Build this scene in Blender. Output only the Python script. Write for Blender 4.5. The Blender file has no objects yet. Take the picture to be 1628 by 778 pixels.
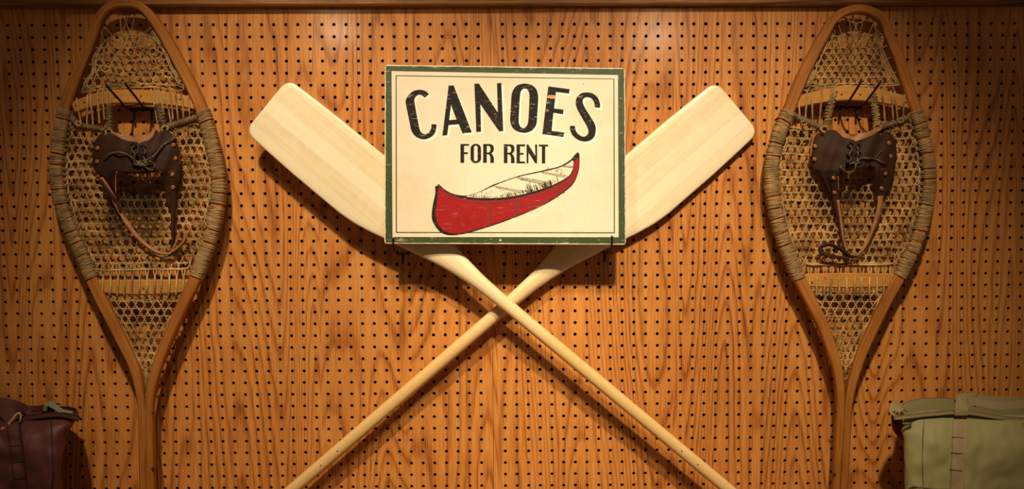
import bpy, math, random
import numpy as np
from mathutils import Vector, Matrix, Euler
from mathutils.geometry import delaunay_2d_cdt
from mathutils import noise as mnoise
random.seed(7)
R = random.Random(11)
C = bpy.context.scene.collection
SC = bpy.context.scene
PI = math.pi

# ------------------------------------------------------------------ camera
FPX = 1484.594
PPX, PPY = 841.977, 477.126
CAM = Vector((0.0570116, -2.0075454, -0.4760402))
EUL = Euler((1.51638349, 0.00513481, -0.01169689), 'XYZ')
cd = bpy.data.cameras.new('camera')
cam = bpy.data.objects.new('camera', cd); C.objects.link(cam)
cam.location = CAM; cam.rotation_euler = EUL
cd.sensor_width = 36.0; cd.sensor_fit = 'HORIZONTAL'
cd.lens = FPX / 1628 * 36.0
cd.shift_x = -(PPX - 814) / 1628; cd.shift_y = (PPY - 389) / 1628
cd.clip_start = 0.02
SC.camera = cam

# ------------------------------------------------------------------ world and lights
wd = bpy.data.worlds.new('world'); SC.world = wd; wd.use_nodes = True
bg = wd.node_tree.nodes['Background']
bg.inputs[0].default_value = (1.0, 0.66, 0.40, 1); bg.inputs[1].default_value = 0.09

def spot(name, loc, target, power, angle, blend, size, col=(1.0, 0.83, 0.57)):
    l = bpy.data.lights.new(name, 'SPOT'); l.energy = power; l.spot_size = math.radians(angle)
    l.spot_blend = blend; l.shadow_soft_size = size; l.color = col
    o = bpy.data.objects.new(name, l); C.objects.link(o); o.location = loc
    d = Vector(target) - Vector(loc); o.rotation_euler = d.to_track_quat('-Z', 'Y').to_euler()
    return o
# two small lamps close above the board make the glare under the trim, two track lamps farther out light the wall
spot('spot_lamp', (-0.45, -0.66, 0.14), (-0.24, 0, -0.42), 3, 92, 1.0, 0.022)
spot('spot_lamp', (0.46, -0.74, 0.14), (0.30, 0, -0.42), 3, 92, 1.0, 0.022)
spot('track_or_fill_lamp', (-0.46, -1.55, 1.05), (-0.35, 0, -0.66), 182, 44, 1.0, 0.05)
spot('track_or_fill_lamp', (0.44, -1.55, 0.82), (0.45, 0, -0.66), 178, 45, 1.0, 0.05)
spot('track_or_fill_lamp', (0.04, -2.2, 1.35), (0.0, 0, -0.74), 92, 34, 1.0, 0.05)  # added fill near the camera, lifts the shadow under the sign

SC.view_settings.view_transform = 'Standard'
SC.view_settings.look = 'None'
SC.view_settings.exposure = -0.04
SC.view_settings.gamma = 1.0
SC.view_settings.use_curve_mapping = False

# ------------------------------------------------------------------ pixel ray helpers (measured in the 1628x778 photograph)
RM = EUL.to_matrix()
def ray(px, py):
    return RM @ Vector(((px - PPX) / FPX, -(py - PPY) / FPX, -1.0))
def P(px, py, d=0.0):
    """point seen at (px,py) lying d metres in front of the wall plane"""
    v = ray(px, py); t = (-d - CAM.y) / v.y
    return CAM + v * t
def zc(sc, ox, oy):
    return lambda pts: [(ox + x / sc, oy + y / sc) for x, y in pts]
PXM = 0.00135   # metres per pixel near the wall

# ------------------------------------------------------------------ object helpers
ORG = {}
def tag(o, label=None, cat=None, group=None, kind=None):
    if label: o['label'] = label
    if cat: o['category'] = cat
    if group: o['group'] = group
    if kind: o['kind'] = kind
    return o
def thing(name, label, cat, loc, group=None):
    o = bpy.data.objects.new(name, None); C.objects.link(o)
    o.empty_display_size = 0.05; o.location = loc
    ORG[o] = Vector(loc)
    return tag(o, label, cat, group)

class MB:
    def __init__(s): s.v = []; s.f = []; s.uv = []
    def add(s, vs, fs, uvs=None):
        b = len(s.v); s.v += [tuple(p) for p in vs]
        for k, f in enumerate(fs):
            s.f.append(tuple(i + b for i in f))
            s.uv.append(uvs[k] if uvs else None)
    def box(s, a, b):
        x0, y0, z0 = a; x1, y1, z1 = b
        s.add([(x0,y0,z0),(x1,y0,z0),(x1,y1,z0),(x0,y1,z0),(x0,y0,z1),(x1,y0,z1),(x1,y1,z1),(x0,y1,z1)],
              [(0,3,2,1),(4,5,6,7),(0,1,5,4),(1,2,6,5),(2,3,7,6),(3,0,4,7)])
    def tube(s, pts, r, n=6, closed=False, flat=1.0, up=None, cap=True):
        """sweep of an elliptic section; r float or list; flat squashes it along 'up'"""
        pts = [Vector(p) for p in pts]; m = len(pts)
        if m < 2: return
        rr = r if isinstance(r, (list, tuple)) else [r] * m
        up = Vector(up) if up else Vector((0, -1, 0))
        vs = []; L = 0; ls = []
        for i in range(m):
            if closed: t = pts[(i+1) % m] - pts[i-1]
            else: t = pts[min(i+1, m-1)] - pts[max(i-1, 0)]
            if t.length < 1e-9: t = Vector((1, 0, 0))
            t.normalize()
            u = up - t * up.dot(t)
            if u.length < 1e-3: u = Vector((0.3, 0.1, 1)) - t * Vector((0.3, 0.1, 1)).dot(t)
            u.normalize(); w = t.cross(u)
            for k in range(n):
                a = 2 * PI * k / n
                vs.append(pts[i] + w * math.cos(a) * rr[i] + u * math.sin(a) * rr[i] * flat)
            ls.append(L)
            if i < m - 1: L += (pts[i+1] - pts[i]).length
        ls.append(L)
        fs = []; uvs = []
        for i in range(m if closed else m - 1):
            j = (i + 1) % m
            for k in range(n):
                k2 = (k + 1) % n
                fs.append((i*n+k, i*n+k2, j*n+k2, j*n+k))
                uvs.append([(ls[i], k/n*.1), (ls[i], (k+1)/n*.1), (ls[i+1], (k+1)/n*.1), (ls[i+1], k/n*.1)])
        if cap and not closed:
            fs.append(tuple(reversed(range(n)))); uvs.append(None)
            fs.append(tuple(range((m-1)*n, m*n))); uvs.append(None)
        s.add(vs, fs, uvs)
    def section(s, pts, prof, up=None, cap=True, closed=False):
        """sweep with per-station profile lists [(w,u),...] of equal count"""
        pts = [Vector(p) for p in pts]; m = len(pts); n = len(prof[0])
        up = Vector(up) if up else Vector((0, -1, 0))
        vs = []; L = 0; ls = []
        for i in range(m):
            t = pts[min(i+1, m-1)] - pts[max(i-1, 0)]
            t.normalize(); u = up - t * up.dot(t); u.normalize(); w = t.cross(u)
            for (a, b) in prof[i]: vs.append(pts[i] + w * a + u * b)
            ls.append(L)
            if i < m-1: L += (pts[i+1] - pts[i]).length
        fs = []; uvs = []
        for i in range(m - 1):
            for k in range(n):
                k2 = (k + 1) % n
                fs.append((i*n+k, i*n+k2, (i+1)*n+k2, (i+1)*n+k))
                pa = prof[i][k]; pb = prof[i][k2]
                uvs.append([(ls[i], pa[0]+pa[1]), (ls[i], pb[0]+pb[1]), (ls[i+1], pb[0]+pb[1]), (ls[i+1], pa[0]+pa[1])])
        if cap:
            fs.append(tuple(reversed(range(n)))); uvs.append(None)
            fs.append(tuple(range((m-1)*n, m*n))); uvs.append(None)
        s.add(vs, fs, uvs)
    def lathe(s, c, axis, prof, n=14):
        """prof = [(r, h)...] turned around axis through c"""
        axis = Vector(axis).normalized(); a = axis.orthogonal().normalized(); b = axis.cross(a); c = Vector(c)
        vs = []
        for (r, h) in prof:
            for k in range(n):
                t = 2*PI*k/n; vs.append(c + axis*h + a*math.cos(t)*r + b*math.sin(t)*r)
        fs = []
        for i in range(len(prof)-1):
            for k in range(n):
                k2 = (k+1) % n; fs.append((i*n+k, i*n+k2, (i+1)*n+k2, (i+1)*n+k))
        fs.append(tuple(reversed(range(n)))); fs.append(tuple(range((len(prof)-1)*n, len(prof)*n)))
        s.add(vs, fs)
    def build(s, name, mat, parent=None, smooth=True, kind=None, label=None, bevel=0, sharp=None):
        org = ORG[parent] if parent is not None else Vector((0, 0, 0))
        me = bpy.data.meshes.new(name)
        me.from_pydata([(p[0]-org.x, p[1]-org.y, p[2]-org.z) for p in s.v], [], s.f)
        if any(u is not None for u in s.uv):
            ul = me.uv_layers.new(name='UVMap'); k = 0
            for f, u in zip(s.f, s.uv):
                for j in range(len(f)):
                    ul.data[k].uv = u[j] if u else (0, 0); k += 1
        if smooth: me.polygons.foreach_set('use_smooth', [True] * len(me.polygons))
        me.materials.append(mat); me.update()
        if sharp: me.set_sharp_from_angle(angle=math.radians(sharp))
        o = bpy.data.objects.new(name, me); C.objects.link(o)
        if parent is not None: o.parent = parent
        ORG[o] = org.copy()
        if bevel:
            b = o.modifiers.new('bevel', 'BEVEL'); b.width = bevel; b.segments = 2; b.limit_method = 'ANGLE'
        if kind: o['kind'] = kind
        if label: o['label'] = label
        return o

def cat(pts, k=6, closed=False):
    """Catmull-Rom resample of 2D/3D points"""
    pts = [np.array(p, float) for p in pts]; n = len(pts); out = []
    for i in range(n if closed else n - 1):
        if closed: p0, p1, p2, p3 = pts[i-1], pts[i], pts[(i+1) % n], pts[(i+2) % n]
        else: p0, p1, p2, p3 = pts[max(i-1, 0)], pts[i], pts[i+1], pts[min(i+2, n-1)]
        for j in range(k):
            t = j / k
            out.append(tuple(0.5*((2*p1)+(-p0+p2)*t+(2*p0-5*p1+4*p2-p3)*t*t+(-p0+3*p1-3*p2+p3)*t**3)))
    if not closed: out.append(tuple(pts[-1]))
    return out
def inside(x, y, loops):
    c = False
    for lp in loops:
        n = len(lp); j = n - 1
        for i in range(n):
            xi, yi = lp[i]; xj, yj = lp[j]
            if (yi > y) != (yj > y) and x < (xj-xi)*(y-yi)/(yj-yi)+xi: c = not c
            j = i
    return c
def cdt(loops, step=None):
    vs = []; es = []
    for lp in loops:
        b = len(vs); n = len(lp)
        vs += [Vector((float(p[0]), float(p[1]))) for p in lp]
        es += [(b+i, b+(i+1) % n) for i in range(n)]
    if step:
        xs = [v.x for v in vs]; ys = [v.y for v in vs]
        y = min(ys); row = 0
        while y < max(ys):
            x = min(xs) + (row % 2) * step / 2
            while x < max(xs):
                if inside(x, y, loops):
                    if all((x-v.x)**2 + (y-v.y)**2 > (step*.4)**2 for v in vs[:sum(len(l) for l in loops)]):
                        vs.append(Vector((x, y)))
                x += step
            y += step * .87; row += 1
    ov, oe, of, *_ = delaunay_2d_cdt(vs, es, [], 0, 1e-5)
    faces = []
    for f in of:
        cx = sum(ov[i].x for i in f)/len(f); cy = sum(ov[i].y for i in f)/len(f)
        if inside(cx, cy, loops): faces.append(tuple(f))
    return ov, faces
def sheet(mb, loops, fn, thick=0.0, step=None):
    """loops in pixels -> front surface fn(px,py)->point, thickness toward the wall"""
    if loops and not isinstance(loops[0][0], (tuple, list)): loops = [loops]
    ov, fs = cdt(loops, step)
    pv = [fn(v.x, v.y) for v in ov]
    if fs:
        a, b, c = [pv[i] for i in fs[0][:3]]
        def ny(f):
            a, b, c = pv[f[0]], pv[f[1]], pv[f[2]]
            return (b-a).cross(c-a).y
        fs = [f if ny(f) < 0 else tuple(reversed(f)) for f in fs]
    if thick <= 0:
        mb.add(pv, fs); return
    n = len(pv)
    al = pv + [p + Vector((0, thick, 0)) for p in pv]
    allf = list(fs) + [tuple(i + n for i in reversed(f)) for f in fs]
    ed = {}
    for f in fs:
        for i in range(len(f)):
            a, b = f[i], f[(i+1) % len(f)]
            ed[(a, b)] = ed.get((a, b), 0) + 1
    for (a, b) in ed:
        if (b, a) not in ed: allf.append((b, a, a+n, b+n))
    mb.add(al, allf)

# ------------------------------------------------------------------ materials
def nt(name):
    m = bpy.data.materials.new(name); m.use_nodes = True
    t = m.node_tree; b = t.nodes['Principled BSDF']
    return m, t, b
class N:
    def __init__(s, t): s.t = t
    def n(s, typ, **kw):
        x = s.t.nodes.new(typ)
        for k, v in kw.items(): setattr(x, k, v)
        return x
    def l(s, a, b): s.t.links.new(a, b)
    def math(s, op, a, b=None, c=None):
        x = s.n('ShaderNodeMath', operation=op)
        for i, v in enumerate((a, b, c)):
            if v is None: continue
            if isinstance(v, (int, float)): x.inputs[i].default_value = v
            else: s.l(v, x.inputs[i])
        return x.outputs[0]
    def vmath(s, op, a, b):
        x = s.n('ShaderNodeVectorMath', operation=op)
        for i, v in enumerate((a, b)):
            if isinstance(v, (tuple, list)): x.inputs[i].default_value = v
            else: s.l(v, x.inputs[i])
        return x.outputs[0]
    def noise(s, vec, scale, detail=3, rough=.5, dist=0):
        x = s.n('ShaderNodeTexNoise'); x.inputs['Scale'].default_value = scale
        x.inputs['Detail'].default_value = detail; x.inputs['Roughness'].default_value = rough
        x.inputs['Distortion'].default_value = dist
        s.l(vec, x.inputs['Vector']); return x.outputs['Fac']
    def ramp(s, fac, stops):
        x = s.n('ShaderNodeValToRGB'); cr = x.color_ramp
        while len(cr.elements) < len(stops): cr.elements.new(.5)
        for e, (p, c) in zip(cr.elements, stops):
            e.position = p; e.color = (c, c, c, 1) if isinstance(c, (int, float)) else (*c, 1)
        s.l(fac, x.inputs[0]); return x.outputs[0]
    def mix(s, fac, a, b, mode='MIX'):
        x = s.n('ShaderNodeMix', data_type='RGBA', blend_type=mode)
        for i, v in ((0, fac), (6, a), (7, b)):
            if isinstance(v, (int, float)): x.inputs[i].default_value = v
            elif isinstance(v, (tuple, list)): x.inputs[i].default_value = (*v, 1)
            else: s.l(v, x.inputs[i])
        return x.outputs[2]
    def coord(s, kind='Object'): return s.n('ShaderNodeTexCoord').outputs[kind]
    def bump(s, h, strength, dist, b):
        x = s.n('ShaderNodeBump'); x.inputs['Strength'].default_value = strength
        x.inputs['Distance'].default_value = dist; s.l(h, x.inputs['Height']); s.l(x.outputs[0], b.inputs['Normal'])

def oak(name, cols, along='Z', rough=0.42, bumpd=0.0006, seed=0.0, ringn=36, coat=0.0):
    """flat sawn oak: contour lines of stretched smooth noise make the cathedrals, fine pores on top"""
    m, t, b = nt(name); q = N(t)
    co = q.coord('Object')
    st = {'Z': (1, 1, .10), 'X': (.07, 1, 1)}[along]
    v = q.vmath('MULTIPLY', co, st)
    # veneer leaves: strips of about 0.2 m get their own figure
    sx = q.n('ShaderNodeSeparateXYZ'); q.l(co, sx.inputs[0])
    leaf = q.math('FLOOR', q.math('DIVIDE', q.math('ADD', sx.outputs[0 if along == 'Z' else 2], 3.03), 0.19))
    cx = q.n('ShaderNodeCombineXYZ'); q.l(q.math('MULTIPLY', leaf, 3.7), cx.inputs[1]); q.l(q.math('MULTIPLY', leaf, 1.9), cx.inputs[2])
    v2 = q.vmath('ADD', v, cx.outputs[0]); v2 = q.vmath('ADD', v2, (seed, seed*.7, seed*1.3))
    field = q.noise(v2, 6.0, 1.2, .4, .25)
    wob = q.noise(q.vmath('MULTIPLY', v2, (1, 1, 3)), 40, 2, .5)
    f = q.math('ADD', q.math('MULTIPLY', field, ringn), q.math('MULTIPLY', wob, .55))
    ring = q.math('FRACT', f)
    ringr = q.ramp(ring, [(0, .1), (.08, 0), (.24, .55), (.60, .95), (.88, .8), (1.0, .1)])
    pore = q.noise(q.vmath('MULTIPLY', co, {'Z': (1, 1, .02), 'X': (.02, 1, 1)}[along]), 620, 2, .6)
    poref = q.ramp(pore, [(.40, 0), (.56, 1)])
    broad = q.noise(v2, 16, 2, .5)
    mixf = q.math('ADD', q.math('MULTIPLY', ringr, .42), q.math('ADD', q.math('MULTIPLY', poref, .30), q.math('MULTIPLY', broad, .48)))
    col = q.ramp(mixf, [(.16, cols[0]), (.55, cols[1]), (.95, cols[2])])
    q.l(col, b.inputs['Base Color'])
    rr = q.math('ADD', q.math('MULTIPLY', poref, -.08), rough + .08); q.l(rr, b.inputs['Roughness'])
    q.bump(q.math('ADD', poref, q.math('MULTIPLY', ringr, .5)), .55, bumpd, b)
    b.inputs['Specular IOR Level'].default_value = .25; b.inputs['Coat Weight'].default_value = coat; b.inputs['Coat Roughness'].default_value = .2
    return m

def grain_uv(name, c0, c1, c2, rough=.45, su=8, sv=260, coat=0.0, spec=.25):
    """wood whose grain follows the sweep (u = length in metres)"""
    m, t, b = nt(name); q = N(t); uv = q.coord('UV')
    v = q.vmath('MULTIPLY', uv, (su, sv, 1))
    n1 = q.noise(v, 1.0, 4, .6); n2 = q.noise(q.coord('Object'), 9, 2, .5)
    f = q.math('ADD', q.math('MULTIPLY', n1, .65), q.math('MULTIPLY', n2, .4))
    q.l(q.ramp(f, [(.25, c0), (.52, c1), (.8, c2)]), b.inputs['Base Color'])
    b.inputs['Roughness'].default_value = rough; b.inputs['Coat Weight'].default_value = coat; b.inputs['Specular IOR Level'].default_value = spec
    q.bump(n1, .35, .0005, b)
    return m

def paddle_wood(name, seed):
    """pale laminated ash: strips side by side, faint glue lines, satin varnish; local X is the length"""
    m, t, b = nt(name); q = N(t); co = q.coord('Object')
    sx = q.n('ShaderNodeSeparateXYZ'); q.l(co, sx.inputs[0])
    z = q.math('ADD', q.math('DIVIDE', sx.outputs[2], .034), 50.37 + seed)
    cell = q.math('FLOOR', z); fr = q.math('FRACT', z)
    cb = q.n('ShaderNodeCombineXYZ'); q.l(q.math('MULTIPLY', cell, 5.3), cb.inputs[1])
    v = q.vmath('ADD', q.vmath('MULTIPLY', co, (.05, 1, 1)), cb.outputs[0])
    wn = q.n('ShaderNodeTexWhiteNoise', noise_dimensions='1D'); q.l(cell, wn.inputs['W'])
    g = q.noise(v, 160, 3, .6); g2 = q.noise(v, 28, 2, .5)
    f = q.math('ADD', q.math('MULTIPLY', g, .35), q.math('ADD', q.math('MULTIPLY', g2, .35), q.math('MULTIPLY', wn.outputs[0], .38)))
    col = q.ramp(f, [(.2, (.68, .49, .25)), (.5, (.82, .68, .44)), (.85, (.90, .80, .60))])
    line = q.ramp(fr, [(0, 0), (.012, 0), (.035, 1)])
    col = q.mix(q.math('MULTIPLY', q.math('SUBTRACT', 1.0, line), .4), col, (.50, .29, .10))
    fig = q.noise(q.vmath('MULTIPLY', co, (1, .5, .35)), 60, 2, .5)
    col = q.mix(q.ramp(fig, [(.50, 0), (.75, .35)]), col, (.88, .78, .52))
    xr = q.ramp(q.math('MULTIPLY', sx.outputs[0], .6), [(.22, 0), (.48, 1)])  # golden toward the shaft: blade glare and warmer shaft light put into the colour
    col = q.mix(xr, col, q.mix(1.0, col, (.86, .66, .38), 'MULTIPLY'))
    q.l(col, b.inputs['Base Color']); b.inputs['Roughness'].default_value = .38
    b.inputs['Coat Weight'].default_value = .35; b.inputs['Coat Roughness'].default_value = .22
    q.bump(g, .12, .0002, b)
    return m

def simple(name, col, rough=.5, metal=0, noise=0.15, nscale=30, bump=0.0, bscale=200, col2=None, coat=0, spec=None):
    m, t, b = nt(name); q = N(t); co = q.coord('Object')
    n = q.noise(co, nscale, 4, .6)
    c2 = col2 if col2 else tuple(c * (1 - noise * 2) for c in col)
    q.l(q.ramp(n, [(.3, c2), (.7, tuple(min(1, c*(1+noise)) for c in col))]), b.inputs['Base Color'])
    b.inputs['Roughness'].default_value = rough; b.inputs['Metallic'].default_value = metal
    b.inputs['Coat Weight'].default_value = coat
    if spec is not None: b.inputs['Specular IOR Level'].default_value = spec
    if bump: q.bump(q.noise(co, bscale, 3, .6), .6, bump, b)
    return m

def painted(name, col, under, wear=.60, rough=.42, stretch=(1, 1, 5), scale=28, spec=.5, edge=None):
    """old paint rubbed through to the coat below in horizontal scratches and specks"""
    m, t, b = nt(name); q = N(t); co = q.coord('Object')
    n1 = q.noise(q.vmath('MULTIPLY', co, stretch), scale, 5, .72)
    n2 = q.noise(q.vmath('MULTIPLY', co, (1, 1, 1)), scale*9, 2, .6)
    n3 = q.noise(q.vmath('MULTIPLY', co, (2.2, 1, 16)), scale*1.4, 4, .7)
    k1 = q.ramp(n1, [(wear, 0), (wear+.10, .75)]); k2 = q.ramp(n2, [(.69, 0), (.74, .9)]); k3 = q.ramp(n3, [(wear+.04, 0), (wear+.16, .7)])
    k = q.math('MAXIMUM', k1, q.math('MAXIMUM', k2, k3))
    if edge:
        # upper right corner paler: worn paint, plus lamp glare painted into the colour
        d = q.n('ShaderNodeVectorMath', operation='DISTANCE'); q.l(co, d.inputs[0]); d.inputs[1].default_value = edge
        e = q.ramp(d.outputs['Value'], [(.02, 1), (.16, 0)])
        k = q.math('MAXIMUM', k, q.ramp(q.math('ADD', q.math('MULTIPLY', e, .45), q.math('MULTIPLY', n1, .8)), [(.62, 0), (.80, .85)]))
    tone = q.noise(co, 14, 3, .6)
    base = q.mix(q.ramp(tone, [(.3, 0), (.7, 1)]), tuple(c*.8 for c in col), tuple(c*1.15 for c in col))
    q.l(q.mix(k, base, under), b.inputs['Base Color']); b.inputs['Roughness'].default_value = rough; b.inputs['Specular IOR Level'].default_value = spec
    return m

OAK = [(.17, .040, .005), (.47, .160, .028), (.66, .275, .064)]
m_panel = [oak('oak_veneer', OAK, 'Z', .45, .0004, 0.0, coat=.35), oak('oak_veneer', OAK, 'Z', .45, .0004, 4.3, coat=.35)]
m_trim = oak('oak_trim', [(.08, .024, .005), (.22, .085, .02), (.34, .15, .04)], 'X', .42, .0005, 2.0, 18)
m_back = simple('dark_board', (.012, .009, .007), .9)
m_frame = grain_uv('bent_ash', (.12, .032, .004), (.34, .115, .017), (.50, .20, .038), .58, 10, 330, 0)
m_bar = grain_uv('crossbar_ash', (.26, .09, .014), (.48, .20, .036), (.60, .29, .07), .55, 12, 300, 0)
m_hide = simple('rawhide', (.48, .31, .12), .55, spec=.25, noise=.3, nscale=22, bump=.0006, bscale=420, col2=(.11, .062, .02))
m_wrap = simple('rawhide_wrap', (.34, .20, .075), .55, spec=.3, noise=.3, nscale=35, bump=.0006, bscale=500, col2=(.17, .10, .045))
m_wrapdark = simple('rawhide_binding', (.22, .135, .062), .5, nscale=60, bump=.0006, bscale=500, col2=(.09, .05, .02))
m_leather = simple('brown_leather', (.040, .014, .006), .65, spec=.16, noise=.2, nscale=12, bump=.0004, bscale=700, col2=(.026, .012, .008))
m_tan = simple('tan_leather', (.36, .15, .050), .55, nscale=20, bump=.0003, bscale=600, col2=(.20, .075, .022))
m_edge = simple('leather_edge', (.50, .17, .035), .5, nscale=60)
m_copper = simple('copper', (.33, .13, .045), .5, metal=.8, nscale=200, noise=.2)
m_black = simple('black_metal', (.012, .012, .012), .32, metal=.6)
m_lace = simple('leather_lace', (.12, .075, .038), .5, nscale=80, noise=.25)
m_hook = simple('black_wire', (.010, .010, .010), .38, metal=.3, noise=.1)
m_tip = simple('bare_steel', (.65, .65, .68), .25, metal=1, noise=.05)
m_nail = simple('nail_head', (.09, .05, .025), .5, metal=.5)
m_knot = simple('wood_knot', (.045, .016, .006), .6, nscale=200)
CREAM = (.75, .63, .47)
m_green = painted('green_paint', (.036, .058, .014), (.62, .50, .27), .60, .5, (1, 1, 5), 26, spec=.3, edge=(.372, .0, .385))
m_line = painted('dark_green_line', (.035, .055, .022), CREAM, .66)
m_ink = painted('black_paint', (.009, .007, .006), (.50, .38, .22), .585, .6, (1, 1, 3), 75, spec=.15)
m_ink2 = painted('brown_black_paint', (.014, .010, .007), (.50, .38, .22), .74, .6, spec=.15)
m_red = painted('red_paint', (.30, .007, .008), (.50, .17, .09), .60, .55, (1, 1, 7), 34, spec=.15)
m_redline = simple('dark_red_line', (.075, .014, .010), .5)
m_hi = simple('pale_drop_shade', (.88, .80, .70), .5, noise=.03)
m_chip = simple('bare_wood_chip', (.62, .28, .10), .6, nscale=150)

def cream_mat():
    m, t, b = nt('cream_board'); q = N(t); co = q.coord('Object')
    n = q.noise(co, 6, 4, .6); h = q.noise(q.vmath('MULTIPLY', co, (6, 1, 120)), 6, 2, .5); v_ = q.noise(q.vmath('MULTIPLY', co, (120, 1, 5)), 6, 2, .5)
    f = q.math('ADD', q.math('MULTIPLY', n, .6), q.math('ADD', q.math('MULTIPLY', h, .2), q.math('MULTIPLY', v_, .2)))
    col = q.ramp(f, [(.30, (.66, .52, .34)), (.5, CREAM), (.7, (.80, .70, .55))])
    sp = q.noise(co, 85, 2, .55)
    col = q.mix(q.ramp(sp, [(.77, 0), (.80, .75)]), col, (.16, .09, .04))
    st = q.noise(co, 11, 6, .75)
    col = q.mix(q.ramp(st, [(.64, 0), (.78, .32)]), col, (.42, .24, .11))
    q.l(col, b.inputs['Base Color']); b.inputs['Roughness'].default_value = .36
    q.bump(f, .1, .0005, b)
    return m
m_cream = cream_mat()

def stained_hide(pt, rad, amt):
    """rawhide with the black grime of years of boots rubbed into it around one spot"""
    m, t, b = nt('stained_rawhide'); q = N(t); co = q.coord('Object')
    n = q.noise(co, 22, 4, .6)
    col = q.ramp(n, [(.3, (.11, .062, .02)), (.7, (.62, .40, .155))])
    d = q.n('ShaderNodeVectorMath', operation='DISTANCE'); q.l(co, d.inputs[0]); d.inputs[1].default_value = pt
    k = q.math('ADD', q.ramp(q.math('DIVIDE', d.outputs['Value'], rad), [(.25, 1), (1, 0)]), q.math('MULTIPLY', q.math('SUBTRACT', q.noise(co, 30, 3, .6), .5), .9))
    col = q.mix(q.ramp(k, [(.35, 0), (.75, amt)]), col, (.030, .022, .013))
    q.l(col, b.inputs['Base Color']); b.inputs['Roughness'].default_value = .55; b.inputs['Specular IOR Level'].default_value = .25
    q.bump(q.noise(co, 420, 3, .6), .6, .0006, b)
    return m
def cloth(name, col, rough=.6, weave=900, sheen=.05):
    m, t, b = nt(name); q = N(t); co = q.coord('Object')
    n = q.noise(co, 7, 3, .55)
    q.l(q.ramp(n, [(.3, tuple(c*.82 for c in col)), (.7, tuple(c*1.12 for c in col))]), b.inputs['Base Color'])
    b.inputs['Roughness'].default_value = rough; b.inputs['Sheen Weight'].default_value = sheen; b.inputs['Specular IOR Level'].default_value = .3
    w = q.n('ShaderNodeTexWave'); w.inputs['Scale'].default_value = weave; q.l(co, w.inputs['Vector'])
    q.bump(w.outputs['Fac'], .15, .0002, b)
    return m
def webbing_mat(name, col):
    m, t, b = nt(name); q = N(t); co = q.coord('Object')
    w = q.n('ShaderNodeTexWave', bands_direction='Z'); w.inputs['Scale'].default_value = 160; w.inputs['Distortion'].default_value = .3
    q.l(co, w.inputs['Vector'])
    w2 = q.n('ShaderNodeTexWave', bands_direction='X'); w2.inputs['Scale'].default_value = 110; q.l(co, w2.inputs['Vector'])
    f = q.math('MULTIPLY', w.outputs['Fac'], w2.outputs['Fac'])
    q.l(q.ramp(f, [(0, tuple(c*.72 for c in col)), (1, tuple(c*1.15 for c in col))]), b.inputs['Base Color'])
    b.inputs['Roughness'].default_value = .75; q.bump(f, .4, .0006, b)
    return m
m_maroon = cloth('maroon_nylon', (.085, .022, .020), .48); m_maroonw = webbing_mat('maroon_webbing', (.090, .020, .016))
m_sage = cloth('sage_nylon', (.30, .27, .115), .55); m_sagew = webbing_mat('sage_webbing', (.37, .28, .135))
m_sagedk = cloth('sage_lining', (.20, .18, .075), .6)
m_seam = simple('dark_seam', (.03, .022, .012), .8)
m_seamg = simple('olive_seam', (.15, .12, .055), .8)
m_redtag = cloth('red_nylon', (.32, .008, .010), .5)
m_olive = cloth('olive_strap', (.17, .16, .085), .6)
m_yellow = simple('tan_cord', (.62, .36, .10), .6, nscale=200)
m_orange = simple('orange_tab', (.75, .22, .03), .5)

# ------------------------------------------------------------------ the wall
PITCH = 0.0254; HR = 0.0036; TH = 0.005
wall = bpy.data.objects.new('wall_back', None); C.objects.link(wall); wall['kind'] = 'structure'
wall.location = (0, 0, -0.6); ORG[wall] = Vector((0, 0, -0.6))
ZT = 0.075; ROWS = 47; COLS = 70
def pegboard(sign, mat):
    """one sheet of drilled board: every hole is a real bore through the 5 mm thickness"""
    xs = [c*PITCH if sign > 0 else -c*PITCH - .00068 for c in range(1, COLS+1)]
    zo = 0.0 if sign > 0 else 0.0004
    V = []; F = []
    for c in xs:
        for r in range(ROWS):
            z = -r*PITCH + zo; h = PITCH/2; b = len(V)
            V += [(c+h, 0, z+h), (c-h, 0, z+h), (c-h, 0, z-h), (c+h, 0, z-h)]
            for y in (0.0, TH):
                for k in range(12):
                    a = PI/12 + 2*PI*k/12
                    V.append((c+HR*math.cos(a), y, z+HR*math.sin(a)))
            for qd in range(4):
                k0 = b+4+qd*3
                F.append((b+qd, k0+1, k0)); F.append((b+qd, k0+2, k0+1))
                F.append((b+qd, b+(qd+1) % 4, b+4+(qd*3+3) % 12, k0+2))
            for k in range(12):
                k2 = (k+1) % 12; F.append((b+4+k, b+4+k2, b+16+k2, b+16+k))
    me_x0 = min(xs)-PITCH/2; me_x1 = max(xs)+PITCH/2
    inner = 0.0 if sign > 0 else -.0008
    mb = MB(); mb.v = V; mb.f = F; mb.uv = [None]*len(F)
    zt = PITCH/2+zo; zb = -(ROWS-1)*PITCH - PITCH/2 + zo
    if sign > 0: x0, x1 = inner, me_x1
    else: x0, x1 = me_x0, inner
    def quad(a, b_, c_, d): mb.add([a, b_, c_, d], [(0, 1, 2, 3)])
    quad((x0, 0, zt), (x1, 0, zt), (x1, 0, ZT), (x0, 0, ZT))             # undrilled top margin
    if sign > 0: quad((inner, 0, zb), (me_x0, 0, zb), (me_x0, 0, zt), (inner, 0, zt)); sx_ = inner
    else: quad((me_x1, 0, zb), (inner, 0, zb), (inner, 0, zt), (me_x1, 0, zt)); sx_ = inner
    quad((sx_, 0, zb), (sx_, 0, ZT), (sx_, TH, ZT), (sx_, TH, zb))        # board edge at the seam
    o = mb.build('pegboard_panel', mat, wall, smooth=False)
    return o
pegboard(-1, m_panel[0]); pegboard(1, m_panel[1])
mb = MB(); mb.box((-1.79, .028, -1.2), (1.79, .036, .075)); mb.build('backing_board', m_back, wall, smooth=False)

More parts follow.
